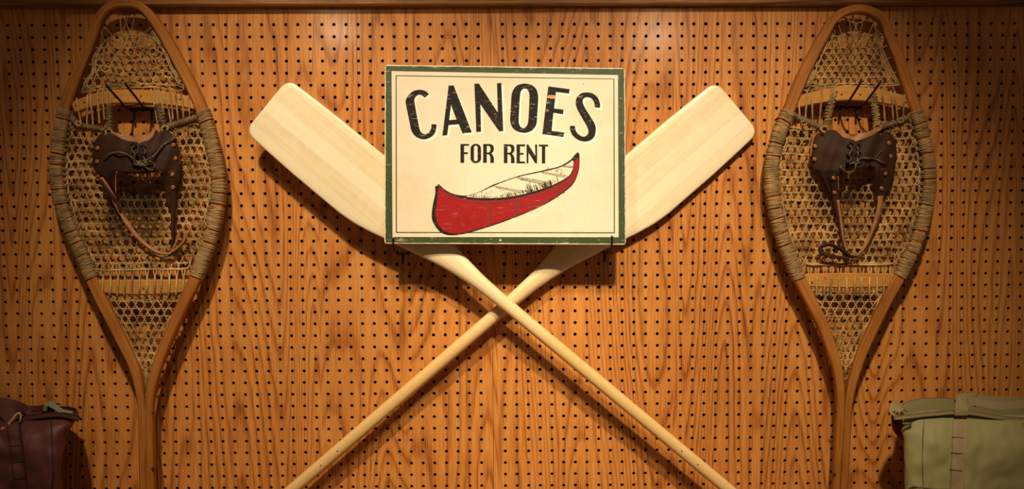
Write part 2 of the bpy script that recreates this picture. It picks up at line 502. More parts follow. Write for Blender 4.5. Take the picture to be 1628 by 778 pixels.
mb = MB(); pz = P(814, 12.5, .0).z
x0, x1 = -1.79, 1.79
prof = [(-.022, pz+.004), (-.018, pz), (.03, pz), (.03, pz+.16), (-.022, pz+.16)]
mb.add([(x0, y, z) for y, z in prof] + [(x1, y, z) for y, z in prof],
       [(4, 3, 2, 1, 0), (5, 6, 7, 8, 9)] + [(i, (i+1) % 5, (i+1) % 5+5, i+5) for i in range(5)])
o = mb.build('trim_1', m_trim, None, smooth=False); o['kind'] = 'structure'
# shelf carrying the bags, just below the frame
mb = MB(); mb.box((-1.79, -.42, -1.225), (1.79, -.001, -1.195))
o = mb.build('shelf', m_trim, None, smooth=False, bevel=.002); o['kind'] = 'structure'

# ------------------------------------------------------------------ paddles
def paddle(label, tip, end, d0, d1, stations, holes, seed, sgn):
    A = P(*tip, d0); B = P(*end, d1)
    t = thing('canoe_paddle', label, 'paddle', A, 'crossed canoe paddles')
    L = (B-A).length; pxl = math.hypot(end[0]-tip[0], end[1]-tip[1]); k = L/pxl
    X = (B-A).normalized(); Y = Vector((0, 1, 0)); Y = (Y - X*Y.dot(X)).normalized(); Z = X.cross(Y)
    t.rotation_euler = Matrix((X, Y, Z)).transposed().to_euler()
    ORG[t] = Vector((0, 0, 0))    # children are written in the paddle's own frame
    ss = [s[0] for s in stations]
    n = 32; mb = MB(); vs = []; m = 0
    samp = sorted(set([0, .6, 1.5, 3, 5, 8, 12, 16] + [x for x in np.arange(20, ss[-1], 9)] + [ss[-1]-3, ss[-1]]))
    for s in samp:
        hw = np.interp(s, ss, [x[1] for x in stations]) * k
        ht = np.interp(s, ss, [x[2] for x in stations])
        off = np.interp(s, ss, [x[3] for x in stations]) * k * sgn
        if s < 16:   # rounded blade corners
            r = 16; hw = hw - r*k*(1 - math.sqrt(max(0, 1-((r-s)/r)**2)))
            ht = ht * min(1, (.35 + s/5))
        if s > ss[-1]-1: hw *= .8; ht *= .8
        e = np.interp(s, ss, [x[4] for x in stations])
        for j in range(n):
            a = 2*PI*j/n; ca, sa = math.cos(a), math.sin(a)
            vs.append((s*k, math.copysign(abs(sa)**e, sa)*ht, off + math.copysign(abs(ca)**(e if e > .8 else .75), ca)*hw))
        m += 1
    fs = [(i*n+j, i*n+(j+1) % n, (i+1)*n+(j+1) % n, (i+1)*n+j) for i in range(m-1) for j in range(n)]
    fs += [tuple(reversed(range(n))), tuple(range((m-1)*n, m*n))]
    fs = [tuple(reversed(f)) for f in fs]
    isp = next(i for i, s in enumerate(samp) if s >= 372)
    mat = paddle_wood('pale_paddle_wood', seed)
    # blade and shaft are parts sharing the ring where they meet
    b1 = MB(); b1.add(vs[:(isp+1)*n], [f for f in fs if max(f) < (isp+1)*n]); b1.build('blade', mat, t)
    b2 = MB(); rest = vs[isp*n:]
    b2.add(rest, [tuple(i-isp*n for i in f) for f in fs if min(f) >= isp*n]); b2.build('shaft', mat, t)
    for s in holes:
        hm = MB(); ht = np.interp(s, ss, [x[2] for x in stations])
        hm.lathe((s*k, -ht*.985, 0), (0, -1, 0), [(.0016, -.001), (.0016, .0004), (.0009, .0006)], 10)
        hm.build('screw_plug', m_nail, t)
    return t
ST = [(0, 53, .0032, 0, .55), (40, 55, .0038, 0, .55), (100, 57, .0042, 0, .55), (193, 57.5, .005, 0, .55), (221, 55, .0055, 0, .58), (250, 49, .0065, 0, .62),
      (279, 41.5, .0078, 0, .68), (310, 34, .009, 0, .75), (340, 26.5, .0105, 0, .82), (368, 20, .0118, 0, .9), (400, 15.3, .0125, 0, 1), (430, 12.3, .013, 0, 1),
      (470, 10.9, .013, 0, .95), (520, 10.3, .0128, 0, .9), (954, 9.6, .012, 0, .9), (1130, 10, .012, 0, .9)]
def ext(a, b, n):
    L = math.hypot(b[0]-a[0], b[1]-a[1]); return (a[0]+(b[0]-a[0])*n/L, a[1]+(b[1]-a[1])*n/L)
tipL, endL = (424, 167), (1157, 778); tipR, endR = (1172, 170), (466, 778)
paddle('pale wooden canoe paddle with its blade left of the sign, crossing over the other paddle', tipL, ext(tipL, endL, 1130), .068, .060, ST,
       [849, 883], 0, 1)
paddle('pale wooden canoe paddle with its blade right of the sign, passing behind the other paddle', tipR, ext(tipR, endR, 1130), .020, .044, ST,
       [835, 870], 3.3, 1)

# ------------------------------------------------------------------ the sign
P0 = P(803, 390, .100); P1 = P(803, 105, .084)
SN = Vector((1, 0, 0)).cross(P1-P0).normalized()
if SN.y > 0: SN = -SN
def S(px, py, off=0.0):
    v = ray(px, py); t = (P0 + SN*off - CAM).dot(SN) / v.dot(SN)
    return CAM + v*t
sign = thing('painted_sign', 'worn cream sign with green border reading CANOES FOR RENT above a red canoe', 'sign', S(803, 390) - SN*.006)
cor = [(612, 103.3), (993.5, 108.5), (995, 389.5), (611, 387.8)]
def arcc(pts, r=4):
    out = []
    for i, p in enumerate(pts):
        a = np.array(pts[i-1]); b = np.array(p); c = np.array(pts[(i+1) % len(pts)])
        u = (a-b)/np.linalg.norm(a-b); w = (c-b)/np.linalg.norm(c-b)
        for t in (0, .5, 1):
            q = b + u*r*(1-t)**2 + w*r*t**2; out.append(tuple(q))
    return out
mb = MB(); lp = arcc(cor)
fr = [S(x, y) for x, y in lp]; bk = [p - SN*.013 for p in fr]; n = len(lp)
cen = sum(fr, Vector())/n
ins = [p + (cen-p).normalized()*.0012 + SN*.0008 for p in fr]
mb.add(ins+fr+bk, [tuple(reversed(range(n)))] + [(i, (i+1) % n, (i+1) % n+n, i+n) for i in range(n)] +
       [(i+n, (i+1) % n+n, (i+1) % n+2*n, i+2*n) for i in range(n)] + [tuple(range(2*n, 3*n))])
board = mb.build('board', m_cream, sign, smooth=False)
def flat(name, loops, off, mat, parent=sign, label=None):
    mb = MB(); sheet(mb, loops, lambda x, y: S(x, y, .0008+off)); return mb.build(name, mat, parent, smooth=False, label=label)
def jit(a, b, n, amp):
    return [(a[0]+(b[0]-a[0])*i/n + R.uniform(-amp, amp), a[1]+(b[1]-a[1])*i/n + R.uniform(-amp, amp)) for i in range(n)]
go = [(613.4, 104.8), (992.2, 109.8), (993.8, 387.6), (612.8, 386.2)]; gi = [(622.5, 113), (982.5, 119.3), (983.5, 377.3), (624, 377)]
ring_o = sum([jit(go[i], go[(i+1) % 4], 70, .38) for i in range(4)], []); 
flat('green_border', [ring_o, gi], .0002, m_green, label='worn green painted border')
lo = [(628.9, 119.7), (976.8, 125.0), (977.6, 371.3), (629.3, 370.6)]; li = [(630.6, 121.2), (975.2, 126.3), (975.9, 369.6), (631.0, 369.0)]
flat('inner_line', [lo, li], .0002, m_line, label='thin dark green line')
z1 = zc(7.781, 640, 130); z2 = zc(6.484, 800, 120); z3 = zc(10.175, 720, 220); z4 = zc(3.971, 600, 230)
def sm(p): return cat(p, 4, True)
CC = z1([(327,155),(275,197)]) ; 
Cc = z1(cat([(327,155),(290,120),(240,102),(190,100),(130,118),(80,160),(48,205),(38,250),(45,310),(65,400),(90,520),(108,600),(140,655),(190,695),(245,714),(300,708),(360,680),(400,635),(418,580),(418,527)], 4)
     + cat([(357,527),(355,575),(335,615),(310,640),(280,650),(245,640),(220,610),(205,560),(190,480),(170,380),(152,280),(146,225),(160,190),(190,165),(225,163),(275,197)], 4))
letters = [
 ('C', [Cc]),
 ('A', [z1([(570,47),(633,45),(858,628),(742,640),(695,527),(570,537),(552,663),(493,666)]), z1([(600,290),(667,468),(577,476)])]),
 ('N', [z1([(888,25),(945,23),(1178,380),(1168,17),(1222,15),(1246,612),(1195,615),(963,280),(972,620),(912,622)])]),
 ('O', [z2(sm([(84,225),(98,160),(140,105),(190,88),(240,85),(300,103),(343,145),(360,200),(361,260),(355,350),(350,440),(342,505),(305,562),(250,588),(205,592),(140,575),(92,532),(72,470),(73,420),(78,330)])),
        z2(sm([(172,230),(180,172),(200,143),(225,136),(250,147),(268,185),(270,230),(266,330),(260,440),(252,500),(235,530),(208,545),(178,528),(162,490),(161,430),(166,330)]))]),
 ('E', [z2([(465,112),(686,142),(680,188),(545,170),(525,340),(622,353),(617,402),(518,385),(500,570),(630,590),(622,636),(403,605)])]),
 ('S', [z2(cat([(998,335),(1000,305),(990,260),(965,218),(920,185),(865,175),(810,182),(770,212),(750,252),(748,300),(765,350),(800,415),(865,530),(878,575),(873,603),(848,628),(810,628),(770,600),(745,560),(740,520)], 4)
          + cat([(688,520),(690,560),(710,610),(755,655),(810,680),(870,680),(915,660),(945,620),(955,560),(945,500),(900,425),(850,345),(825,295),(820,260),(835,235),(865,225),(900,232),(925,255),(940,290),(945,328)], 4))])]
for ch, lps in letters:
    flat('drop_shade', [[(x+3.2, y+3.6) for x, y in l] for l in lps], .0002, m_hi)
for ch, lps in letters:
    flat('letter', lps, .0004, m_ink, label='large black letter %s' % ch)
flat('paint_chip', z2([(443,205),(460,208),(480,200),(500,204),(520,203),(545,210),(538,228),(528,247),(512,238),(492,243),(478,232),(460,236)]), .0006, m_chip, label='chip of bare wood in the letter E')
def rrect(x0, y0, x1, y1, r, k=7):
    out = []
    for cx, cy, a0 in ((x1-r, y0+r, -PI/2), (x1-r, y1-r, 0), (x0+r, y1-r, PI/2), (x0+r, y0+r, PI)):
        for i in range(k): a = a0 + PI/2*i/(k-1); out.append((cx+r*math.cos(a), cy+r*math.sin(a)))
    return out
def Rr(dx, dy):
    o = [(490,92)]+cat([(575,92),(635,102),(660,140),(661,190),(645,225),(620,242)], 3)+cat([(645,270),(662,320),(663,397)], 3)+[(605,397)]+cat([(605,315),(595,275),(575,260),(549,258)], 3)+[(549,397),(490,397)]
    h = [(549,122)]+cat([(580,122),(604,145),(608,185),(595,220),(570,230)], 3)+[(549,230)]
    return [[(x+dx, y+dy) for x, y in o], [(x+dx, y+dy) for x, y in h]]
small = [('F', [[(122,92),(262,92),(262,120),(182,120),(182,225),(242,225),(242,255),(182,255),(182,397),(122,397)]]),
 ('O', [rrect(285,90,456,400,78), rrect(341,118,400,370,29)]), ('R', Rr(0, 0)), ('R', Rr(334, 4)),
 ('E', [[(1030,98),(1168,98),(1168,130),(1086,130),(1086,236),(1145,236),(1145,265),(1086,265),(1086,375),(1168,375),(1168,405),(1030,405)]]),
 ('N', [[(1192,100),(1220,100),(1335,285),(1330,100),(1363,100),(1363,406),(1335,406),(1225,235),(1222,405),(1192,405)]]),
 ('T', [[(1390,102),(1540,102),(1540,132),(1494,132),(1494,406),(1440,406),(1440,132),(1390,132)]])]
for ch, lps in small:
    flat('letter', [z3(l) for l in lps], .0004, m_ink2, label='small black letter %s' % ch)
# painted canoe
pc = flat('painted_canoe', [z4(cat([(365,264),(376,262),(388,250),(420,280),(470,308),(520,320),(575,320),(650,295),(720,258),(820,222),(900,195),(980,177),(1080,155),(1160,133),(1220,95),(1245,65),(1262,50),(1275,60),(1276,120),(1272,160),(1255,215),(1225,262),(1150,322),(1050,382),(940,432),(800,487),(700,521),(600,551),(540,566),(480,574),(430,569),(390,547),(360,507),(344,470),(344,420),(352,370),(365,310)], 3, True))], .0002, m_ink, label='red canoe painted under the lettering')
flat('hull', [z4(cat([(389,268),(430,298),(480,322),(540,340),(600,350),(700,353),(800,348),(900,332),(1000,306),(1100,270),(1180,228),(1222,195),(1240,150),(1243,110),(1264,82),(1271,100),(1268,150),(1252,210),(1220,256),(1150,315),(1050,375),(940,425),(800,480),(700,513),(600,543),(540,557),(480,561),(434,553),(402,529),(378,494),(368,450),(370,400),(378,340)], 3, True))], .0004, m_red, pc)
flat('inside', [z4(cat([(558,329),(600,317),(660,295),(730,263),(820,228),(900,202),(1000,181),(1100,160),(1170,138),(1215,113),(1236,102),(1235,150),(1218,188),(1175,220),(1100,258),(1000,292),(900,318),(800,334),(700,338),(620,336)], 3, True))], .0004, m_cream, pc)
def strokes(lines, off, mat, name, parent):
    mb = MB()
    for pts, w in lines:
        pts = [np.array(p, float) for p in pts]
        Lp = []; Rp = []
        for i, p in enumerate(pts):
            t = pts[min(i+1, len(pts)-1)] - pts[max(i-1, 0)]; t = t/(np.linalg.norm(t)+1e-9); nn = np.array((-t[1], t[0]))
            ww = w/2 * (1 if not isinstance(w, tuple) else 1)
            Lp.append(S(*(p+nn*ww), .0008+off)); Rp.append(S(*(p-nn*ww), .0008+off))
        k = len(pts)
        fs = [(i, i+1, k+i+1, k+i) for i in range(k-1)]
        f0 = [(Lp+Rp)[j] for j in fs[0]]
        if (f0[1]-f0[0]).cross(f0[2]-f0[0]).y > 0: fs = [tuple(reversed(f)) for f in fs]
        mb.add(Lp+Rp, fs)
    return mb.build(name, mat, parent, smooth=False)
gun = [(388,292),(440,325),(500,345),(600,364),(700,368),(800,363),(900,349),(1000,322),(1100,287),(1185,246),(1232,205)]
rim = [(545,330),(620,340),(700,345),(800,341),(900,326),(1000,300),(1100,265),(1180,224),(1222,190)]
rl = [(z4(cat(gun, 4)), 1.1), (z4([(712,368),(714,440),(712,512)]), 2.4), (z4([(880,352),(878,400),(878,458)]), 2.8),
      (z4(cat([(886,394),(970,381),(1055,352),(1140,310),(1215,252)], 4)), 1.3)]
for x, a, b in ((972,383,418),(1058,350,378),(1137,307,336),(1178,286,308),(1205,262,280)): rl.append((z4([(x, a), (x+1, b)]), 1.2))
rl.append((z4([(1228,195),(1236,225),(1230,250)]), 1.2)); rl.append((z4([(1243,150),(1236,195)]), .8))
for i in range(34):
    f = i/33; x = 560 + f*640; y0 = np.interp(x, [p[0] for p in rim], [p[1] for p in rim]); y1 = np.interp(x, [p[0] for p in gun], [p[1] for p in gun])
    rl.append((z4([(x, y0), (x+3, y1)]), .8))
strokes(rl, .0006, m_redline, 'dark_red_line', pc)
bl = [(z4(cat(rim, 4)), 1.7), (z4([(1240,108),(1237,150),(1220,190)]), .9)]
for a, b in (((735,262),(940,298)), ((745,270),(920,306)), ((880,212),(1095,250)), ((885,205),(1110,243)), ((900,220),(1075,257)), ((1030,170),(1200,200)), ((1035,178),(1190,208)), ((1165,133),(1240,139)), ((1170,141),(1238,146))):
    bl.append((z4([a, b]), .8))
RR = random.Random(5)
def hatch(x0, x1, n, h, lean):
    for i in range(n):
        x = RR.uniform(x0, x1); yb = np.interp(x, [p[0] for p in rim], [p[1] for p in rim]) - RR.uniform(2, 8); hh = RR.uniform(.3, 1)*h
        bl.append((z4([(x, yb), (x-lean*.5, yb-hh*.5), (x-lean*1.4, yb-hh)]), RR.uniform(.35, .8)))
hatch(585, 700, 26, 26, -3); hatch(700, 790, 8, 22, 0); hatch(790, 930, 34, 30, 10); hatch(940, 1090, 52, 46, 8); hatch(1060, 1150, 26, 44, 8); hatch(950, 985, 10, 70, 12)
for (xa, xb, ya, yb, k) in ((640,720,290,320,9), (760,820,268,290,4), (1070,1165,140,165,14), (860,1000,205,230,4), (1150,1185,150,190,7)):
    for i in range(k):
        x = RR.uniform(xa, xb); y = RR.uniform(ya, yb); bl.append((z4([(x, y), (x+1, y+RR.uniform(6, 15))]), .6))
strokes(bl, .0006, m_ink2, 'ink_line', pc)
bot = [(803+i*0, 0) for i in range(0)]
mb = MB(); mb.lathe(S(795.5, 382.5, .0009), SN, [(.0024, -.001), (.0022, .0006), (.0010, .0010)], 12); mb.build('nail_head', m_cream, sign)

# ------------------------------------------------------------------ pegboard hooks
def bend(pts, k=5): return [Vector(p) for p in cat([tuple(p) for p in pts], k)]
def sign_hook(label, hx0, hx1, hy, sx, tip):
    a = P(hx0, hy, .006); b = P(hx1, hy, .006); c = P(sx, hy, .0105)
    h = thing('peg_hook', label, 'hook', P(sx, hy, .004), 'single black hooks holding up the sign')
    r = .0021; mb = MB()
    mb.tube([a+Vector((0, .012, .004)), a+Vector((0, .004, .001)), a, b, b+Vector((0, .004, .001)), b+Vector((0, .012, .004))], r, 8)
    mb.build('wire_crossbar', m_hook, h)
    mb = MB(); mb.tube([c+Vector((0, 0, .001)), P(sx, hy+17, .0105)], r*1.15, 8); mb.build('wire_leg', m_hook, h)
    e = P(*tip, .122)
    pr = bend([c, Vector((c.x, -.055, c.z-.001)), Vector(((c.x*.55+e.x*.45), -.095, c.z)), Vector((e.x*.9+c.x*.1, -.112, c.z+.006)), Vector((e.x, -.120, (c.z+e.z)/2+.004)), e])
    mb = MB(); mb.tube(pr, r, 8); mb.build('prong', m_hook, h)
    mb = MB(); d = (pr[-1]-pr[-2]).normalized(); mb.lathe(e, d, [(r, -.002), (r*1.02, .0004), (r*.6, .0012)], 10); mb.build('prong_tip', m_tip, h, label='bare steel prong tip')
sign_hook('single black wire hook under the left bottom corner of the sign', 631.5, 650.7, 403.3, 640.6, (625, 377.5))
sign_hook('single black wire hook under the right bottom corner of the sign', 950.5, 971.5, 400.6, 961.6, (973, 375))
def double_hook(label, x0, x1, y, legs, tips, yb):
    h = thing('double_peg_hook', label, 'hook', P((x0+x1)/2, y, .004), 'double black hooks holding up the snowshoes')
    r = .0024; a = P(x0, y, .010); b = P(x1, y, .010); mb = MB()
    mb.tube([a+Vector((0, .016, .003)), a+Vector((0, .004, .001)), a, b, b+Vector((0, .004, .001)), b+Vector((0, .016, .003))], r, 8); mb.build('wire_crossbar', m_hook, h)
    for lx, tp in zip(legs, tips):
        mb = MB(); mb.tube([P(lx, y, .014), P(lx, yb, .014)], r, 8); mb.build('wire_leg', m_hook, h)
        c = P(lx, y, .0125); e = P(*tp, .135)
        q = Vector((c.x, -.060, c.z-.001))
        pr = bend([c, Vector((c.x, -.04, c.z)), q, Vector((c.x*.8+e.x*.2, -.076, c.z+.007)), Vector((c.x*.35+e.x*.65, -.118, e.z*.72+c.z*.28)), e])
        mb = MB(); mb.tube(pr, r, 8); mb.build('prong', m_hook, h)
double_hook('double black hook whose prongs pass under the front crossbar of the left snowshoe', 206, 247, 174, (213, 241), ((168, 134), (199, 132)), 192)
double_hook('double black hook whose prongs pass under the front crossbar of the right snowshoe', 1332, 1369, 170.5, (1335, 1362), ((1368.5, 129), (1400.5, 129)), 189)

# ------------------------------------------------------------------ snowshoes
D = .052           # distance of the webbing plane from the wall
def clip(p, d, poly):
    ts = []; n = len(poly)
    for i in range(n):
        a = poly[i]; b = poly[(i+1) % n]; ex, ey = b[0]-a[0], b[1]-a[1]
        den = d[0]*ey - d[1]*ex
        if abs(den) < 1e-9: continue
        t = ((a[0]-p[0])*ey - (a[1]-p[1])*ex)/den; u = ((a[0]-p[0])*d[1] - (a[1]-p[1])*d[0])/den
        if 0 <= u < 1: ts.append(t)
    ts.sort(); return list(zip(ts[::2], ts[1::2]))
def kagome(mb, poly, h, a, r, origin, rnd, warp=None, depth=D, double=False, jitter=.5, nz=0.0, P=P):
    xs = [p[0] for p in poly]; ys = [p[1] for p in poly]; cx, cy = origin
    W = (max(xs)-min(xs)); H = max(ys)-min(ys)
    def emit(p, d, t0, t1, phase, fam):
        L = (t1-t0)*math.hypot(*d); n = max(2, int(L/4.2)); pts = []
        for i in range(n+1):
            t = t0+(t1-t0)*i/n; x = p[0]+d[0]*t; y = p[1]+d[1]*t
            j = jitter if 0 < i < n else 0
            x += rnd.gauss(0, j*.5); y += rnd.gauss(0, j*.45)
            if nz:
                nv = mnoise.noise_vector(Vector((x*.045, y*.045, 7.0+r))); x += nv.x*nz*2.2; y += nv.y*nz*2.2
            if warp: x, y = warp(x, y)
            und = math.sin((t-t0)*math.hypot(*d)/h*PI*1.15+phase)*.0011 + (fam-1)*.0006
            pts.append(P(x, y, depth+und))
        rr = [r*PXM*rnd.uniform(.88, 1.12) for _ in pts]
        mb.tube(pts, rr, 5, cap=False, flat=.75)
    k0 = int(math.floor((min(ys)-cy)/h))-1; k1 = int(math.ceil((max(ys)-cy)/h))+1
    for k in range(k0, k1):
        y = cy+(k+.5)*h + rnd.gauss(0, h*.035)
        for (t0, t1) in clip((cx, y), (1, rnd.gauss(0, .008)), poly):
            if t1-t0 < 3: continue
            emit((cx, y), (1, 0), t0, t1, k*PI, 0)
            if double and rnd.random() < .8: emit((cx, y+r*1.3), (1, 0), t0, t1, k*PI+.6, 0)
    sl = (a/2)/h
    M_ = int((W+H)/a)+4
    for fam, s in ((1, sl), (2, -sl)):
        for i in range(-M_, M_):
            x = cx+(i+.5)*a + rnd.gauss(0, a*.03)
            for (t0, t1) in clip((x, cy), (s, 1), poly):
                if t1-t0 < 3: continue
                emit((x, cy), (s, 1), t0, t1, i*PI, fam)

_P = P
def snowshoe(label, c):
    def P(x, y, d): return _P(x, y, d - .021 + .030*y/778)
    rnd = random.Random(c['seed'])
    t = thing('snowshoe', label, 'snowshoe', P(c['tailx'], 860, .045), 'snowshoes hung on the pegboard')
    # --- bent frame: up the left limb, round the toe, down the right limb
    pl = c['left']; pr = c['right']
    full = list(reversed(pl)) + pr
    cen = [p[:2] for p in full]; wid = [p[2] for p in full]
    cs = cat([(*a, b) for a, b in zip(cen, wid)], 5)
    def dep(y): return D + .004 - (.012 if y < 0 else 0) + (.010*((60-y)/60)**2 if y < 60 else 0)
    pts = [P(x, y, dep(y)) for x, y, w in cs]
    prof = []
    for x, y, w in cs:
        a = w*PXM/2*.97; b = .0105; e = .0028
        prof.append([(a, -b+e), (a, b-e), (a-e, b), (-a+e, b), (-a, b-e), (-a, -b+e), (-a+e, -b), (a-e, -b)])
    mb = MB(); mb.section(pts, prof); mb.build('frame', m_frame, t, sharp=30)
    for (x, y, r) in c['knots']:
        mb = MB(); mb.lathe(P(x, y, D+.0142), (0, -1, 0), [(r*PXM, -.001), (r*PXM*.9, .0004), (r*PXM*.5, .0006)], 10)
        mb.build('wood_knot', m_knot, t)
    # --- crossbars
    def bar(name, line, hh, dd):
        q = cat(line, 6); mb = MB(); P_ = [P(x, y, dd) for x, y in q]; pf = []
        for i in range(len(q)):
            f = abs(i/(len(q)-1)-.5)*2; a = hh*PXM/2*(1-.22*f**2); b = .0062; e = .002
            pf.append([(a, -b+e), (a, b-e), (a-e, b), (-a+e, b), (-a, b-e), (-a, -b+e), (-a+e, -b), (a-e, -b)])
        mb.section(P_, pf); return mb.build(name, m_bar, t, sharp=30)
    bar('front_crossbar', c['fbar'], 21, D+.002); bar('rear_crossbar', c['rbar'], 23.5, D+.002)
    for (x, y) in c['barholes']:
        mb = MB(); mb.lathe(P(x, y, D+.0086), (0, -1, 0), [(.0021, -.0012), (.0019, .0002), (.0008, .0003)], 10); mb.build('lacing_hole', m_knot, t)
    # --- central webbing
    mb = MB()
    kagome(mb, c['mid'], 12.4, 11.8, 1.08, (c['cx'], 300), rnd, double=True, jitter=.6, nz=1.0, P=P)
    # selvage cord round the webbing
    sv = cat(c['mid'], 4, True)
    mb.tube([P(x+rnd.gauss(0, .4), y+rnd.gauss(0, .4), D+.0015) for x, y in sv], 1.7*PXM, 6, closed=True)
    # verticals from the last row over the rear crossbar
    x0, x1 = c['rbar'][0][0]+12, c['rbar'][-1][0]-12
    for i in range(12):
        x = x0+(x1-x0)*i/11 + rnd.uniform(-.8, .8); yb = 444
        for s in (-3.2, 3.2):
            mb.tube([P(x+s+rnd.uniform(-.6, .6), 426, D+.001), P(x+s*.5, 436, D+.003), P(x, yb-3, D+.0075), P(x, yb+1, D+.0105)], 1.15*PXM, 5, cap=False)
        mb.tube([P(x, yb-4, D+.005), P(x, yb, D+.0105), P(x-.4+rnd.uniform(-.6, .6), 456, D+.0105), P(x-1.2, 468, D+.0105), P(x-1.3, 471, D+.006), P(x-1, 473, D)], [1.75*PXM]*6, 6, cap=False, flat=.7)
    sx_, sy_, sr_, sa_ = c['stain']; pt_ = P(sx_, sy_, D) - ORG[t]
    mb.build('center_webbing', stained_hide(pt_, sr_, sa_), t, kind='stuff')
    # --- toe webbing
    mb = MB()
    kagome(mb, c['toe_dense'], c['toeh'], c['toea'], .92, (c['cx'], 100), rnd, jitter=c['toej'], nz=c['toenz'], P=P)
    sv = cat(c['toe'], 4, True)
    mb.tube([P(x, y, D+.001) for x, y in sv], 1.15*PXM, 5, closed=True)
    dn = cat(c['toe_dense'], 3, True)
    mb.tube([P(x, y, D) for x, y in dn], .95*PXM, 5, closed=True)
    for i, (x, y) in enumerate(dn):          # short ties between the net and its outer cord
        j = min(range(len(sv)), key=lambda k: (sv[k][0]-x)**2+(sv[k][1]-y)**2)
        for o_ in (-2, 2):
            q = sv[(j+o_) % len(sv)]; dd_ = math.hypot(q[0]-x, q[1]-y)
            if dd_ > 2.2 and (i % 2 == 0 or dd_ < 14): mb.tube([P(x, y, D), P((x+q[0])/2, (y+q[1])/2+.6, D+.0008), P(*q, D)], .85*PXM, 5, cap=False)
    frm = [(x, y) for x, y, w in cs]
    for i in range(0, len(sv), 5):           # loops from the outer cord into the frame
        x, y = sv[i]
        if y > 126: continue
        q = min(frm, key=lambda p: (p[0]-x)**2+(p[1]-y)**2)
        mb.tube([P(x, y, D), P(x*.4+q[0]*.6, y*.4+q[1]*.6, D)], 1.1*PXM, 5, cap=False)
    fy = lambda x: np.interp(x, [p[0] for p in c['fbar']], [p[1] for p in c['fbar']])
    mb.build('toe_webbing', m_hide, t, kind='stuff')
    # --- cords over the front crossbar
    mb = MB()
    for (x0_, xt, x1_, y1_) in c['fcords']:
        y = fy(x0_); r = 1.5*PXM
        mb.tube([P(xt, y-13, D+.002), P(xt, y-11, D+.0085), P(x0_, y, D+.0102), P(x0_+(x1_-x0_)*.35, y+10, D+.0095), P(x0_+(x1_-x0_)*.6, y+18, D+.005), P(x1_, y1_, D+.001)], r, 6, cap=False, flat=.8)
    mb.build('crossbar_cords', m_hide, t, kind='stuff')
    # --- thick bound cords at the sides of the toe hole, and the ones out to the frame
    for path, r in c['bound']:
        mb = MB(); q = cat(path, 5); Q = [P(x, y, D+.004) for x, y in q]
        mb.tube(Q, r*PXM*.8, 8)
        Ltot = sum((Q[i+1]-Q[i]).length for i in range(len(Q)-1)); nn = int(Ltot/(2.5*PXM)); 
        for k in range(nn):
            f = (k+.5)/nn*(len(Q)-1); i = int(f); fr_ = f-i; p_ = Q[i].lerp(Q[min(i+1, len(Q)-1)], fr_)
            tt = (Q[min(i+1, len(Q)-1)]-Q[i]).normalized(); u = Vector((0, -1, 0)); w = tt.cross(u); tl = rnd.uniform(-.4, .4)
            rr_ = r*PXM*rnd.uniform(.92, 1.08)
            mb.tube([p_ + u*math.sin(a)*rr_ + (w*math.cos(a)+tt*math.cos(a)*tl)*rr_ for a in [2*PI*z/10 for z in range(10)]], 1.15*PXM, 5, closed=True, up=tt)
        mb.build('bound_cord', m_wrapdark if r < 5.2 else m_hide, t)
    for (x, y, r) in c['lumps']:
        mb = MB()
        for k in range(3):
            a0 = rnd.uniform(0, PI); pts_ = [P(x+math.cos(a0+z*.9)*r*(.9-.1*k), y+math.sin(a0+z*.9)*r*.7, D+.010+.002*math.sin(z*1.7+k)) for z in range(8)]
            mb.tube(cat([tuple(p) for p in pts_], 3), 1.6*PXM, 6)
        mb.build('knot', m_wrap, t)
    # --- rawhide wraps round the frame
    for side in ('left', 'right'):
        seg = [p for p in cs if 168 < p[1] < 446 and ((p[0] < c['cx']) == (side == 'left'))]
        if side == 'left': seg = seg[::-1]
        acc = [0]
        for i in range(1, len(seg)): acc.append(acc[-1]+math.hypot(seg[i][0]-seg[i-1][0], seg[i][1]-seg[i-1][1]))
        def at(s):
            return [float(np.interp(s, acc, [p[k] for p in seg])) for k in range(3)]
        s = 6.0; inward = 1 if side == 'left' else -1
        midp = cat(c['mid'], 4, True)
        while s < acc[-1]-4:
            ln = rnd.uniform(11, 22); ln = min(ln, acc[-1]-s)
            if s > acc[-1]-40: ln = acc[-1]-s
            mb = MB(); nt_ = max(4, int(ln/2.3))
            for k in range(nt_):
                ss = s+ln*(k+.5)/nt_; x, y, w = at(ss); xa, ya, _ = at(ss-3); xb, yb, _ = at(ss+3)
                p_ = P(x, y, D+.004); tt = (P(xb, yb, D+.004)-P(xa, ya, D+.004)).normalized()
                u = Vector((0, -1, 0)); wv = tt.cross(u).normalized(); a = w*PXM/2+.0014; b = .0124*rnd.uniform(.96, 1.05); tl = rnd.uniform(-.10, .10)
                ring = []
                for z in range(12):
                    an = 2*PI*z/12+.26; ca, sa = math.cos(an), math.sin(an)
                    ca = math.copysign(abs(ca)**.55, ca); sa = math.copysign(abs(sa)**.55, sa)
                    ring.append(p_ + wv*ca*a + u*sa*b + tt*ca*a*tl)
                mb.tube(ring, 1.35*PXM*rnd.uniform(.8, 1.25), 5, closed=True, up=tt)
            # ties to the selvage
            for k in range(2):
                x, y, w = at(s+ln*(.25+.5*k)); q = min(midp, key=lambda p: (p[0]-x)**2+(p[1]-y)**2)
                for e_ in (-1.2, 1.2):
                    mb.tube([P(x+inward*w*.45, y+e_, D+.013), P(x+inward*(w*.5+2.5), y+e_, D+.008), P(q[0], q[1]+e_*.6, D+.003)], 1.3*PXM, 5, cap=False)
            mb.build('rawhide_wrap', m_wrap, t)
            s += ln + (rnd.uniform(2.5, 5.0) if rnd.random() < .75 else .3)
    # --- heel webbing in the tail triangle
    mb = MB(); hp = c['heel']; ax, ay = c['heelapex']; yt = 470
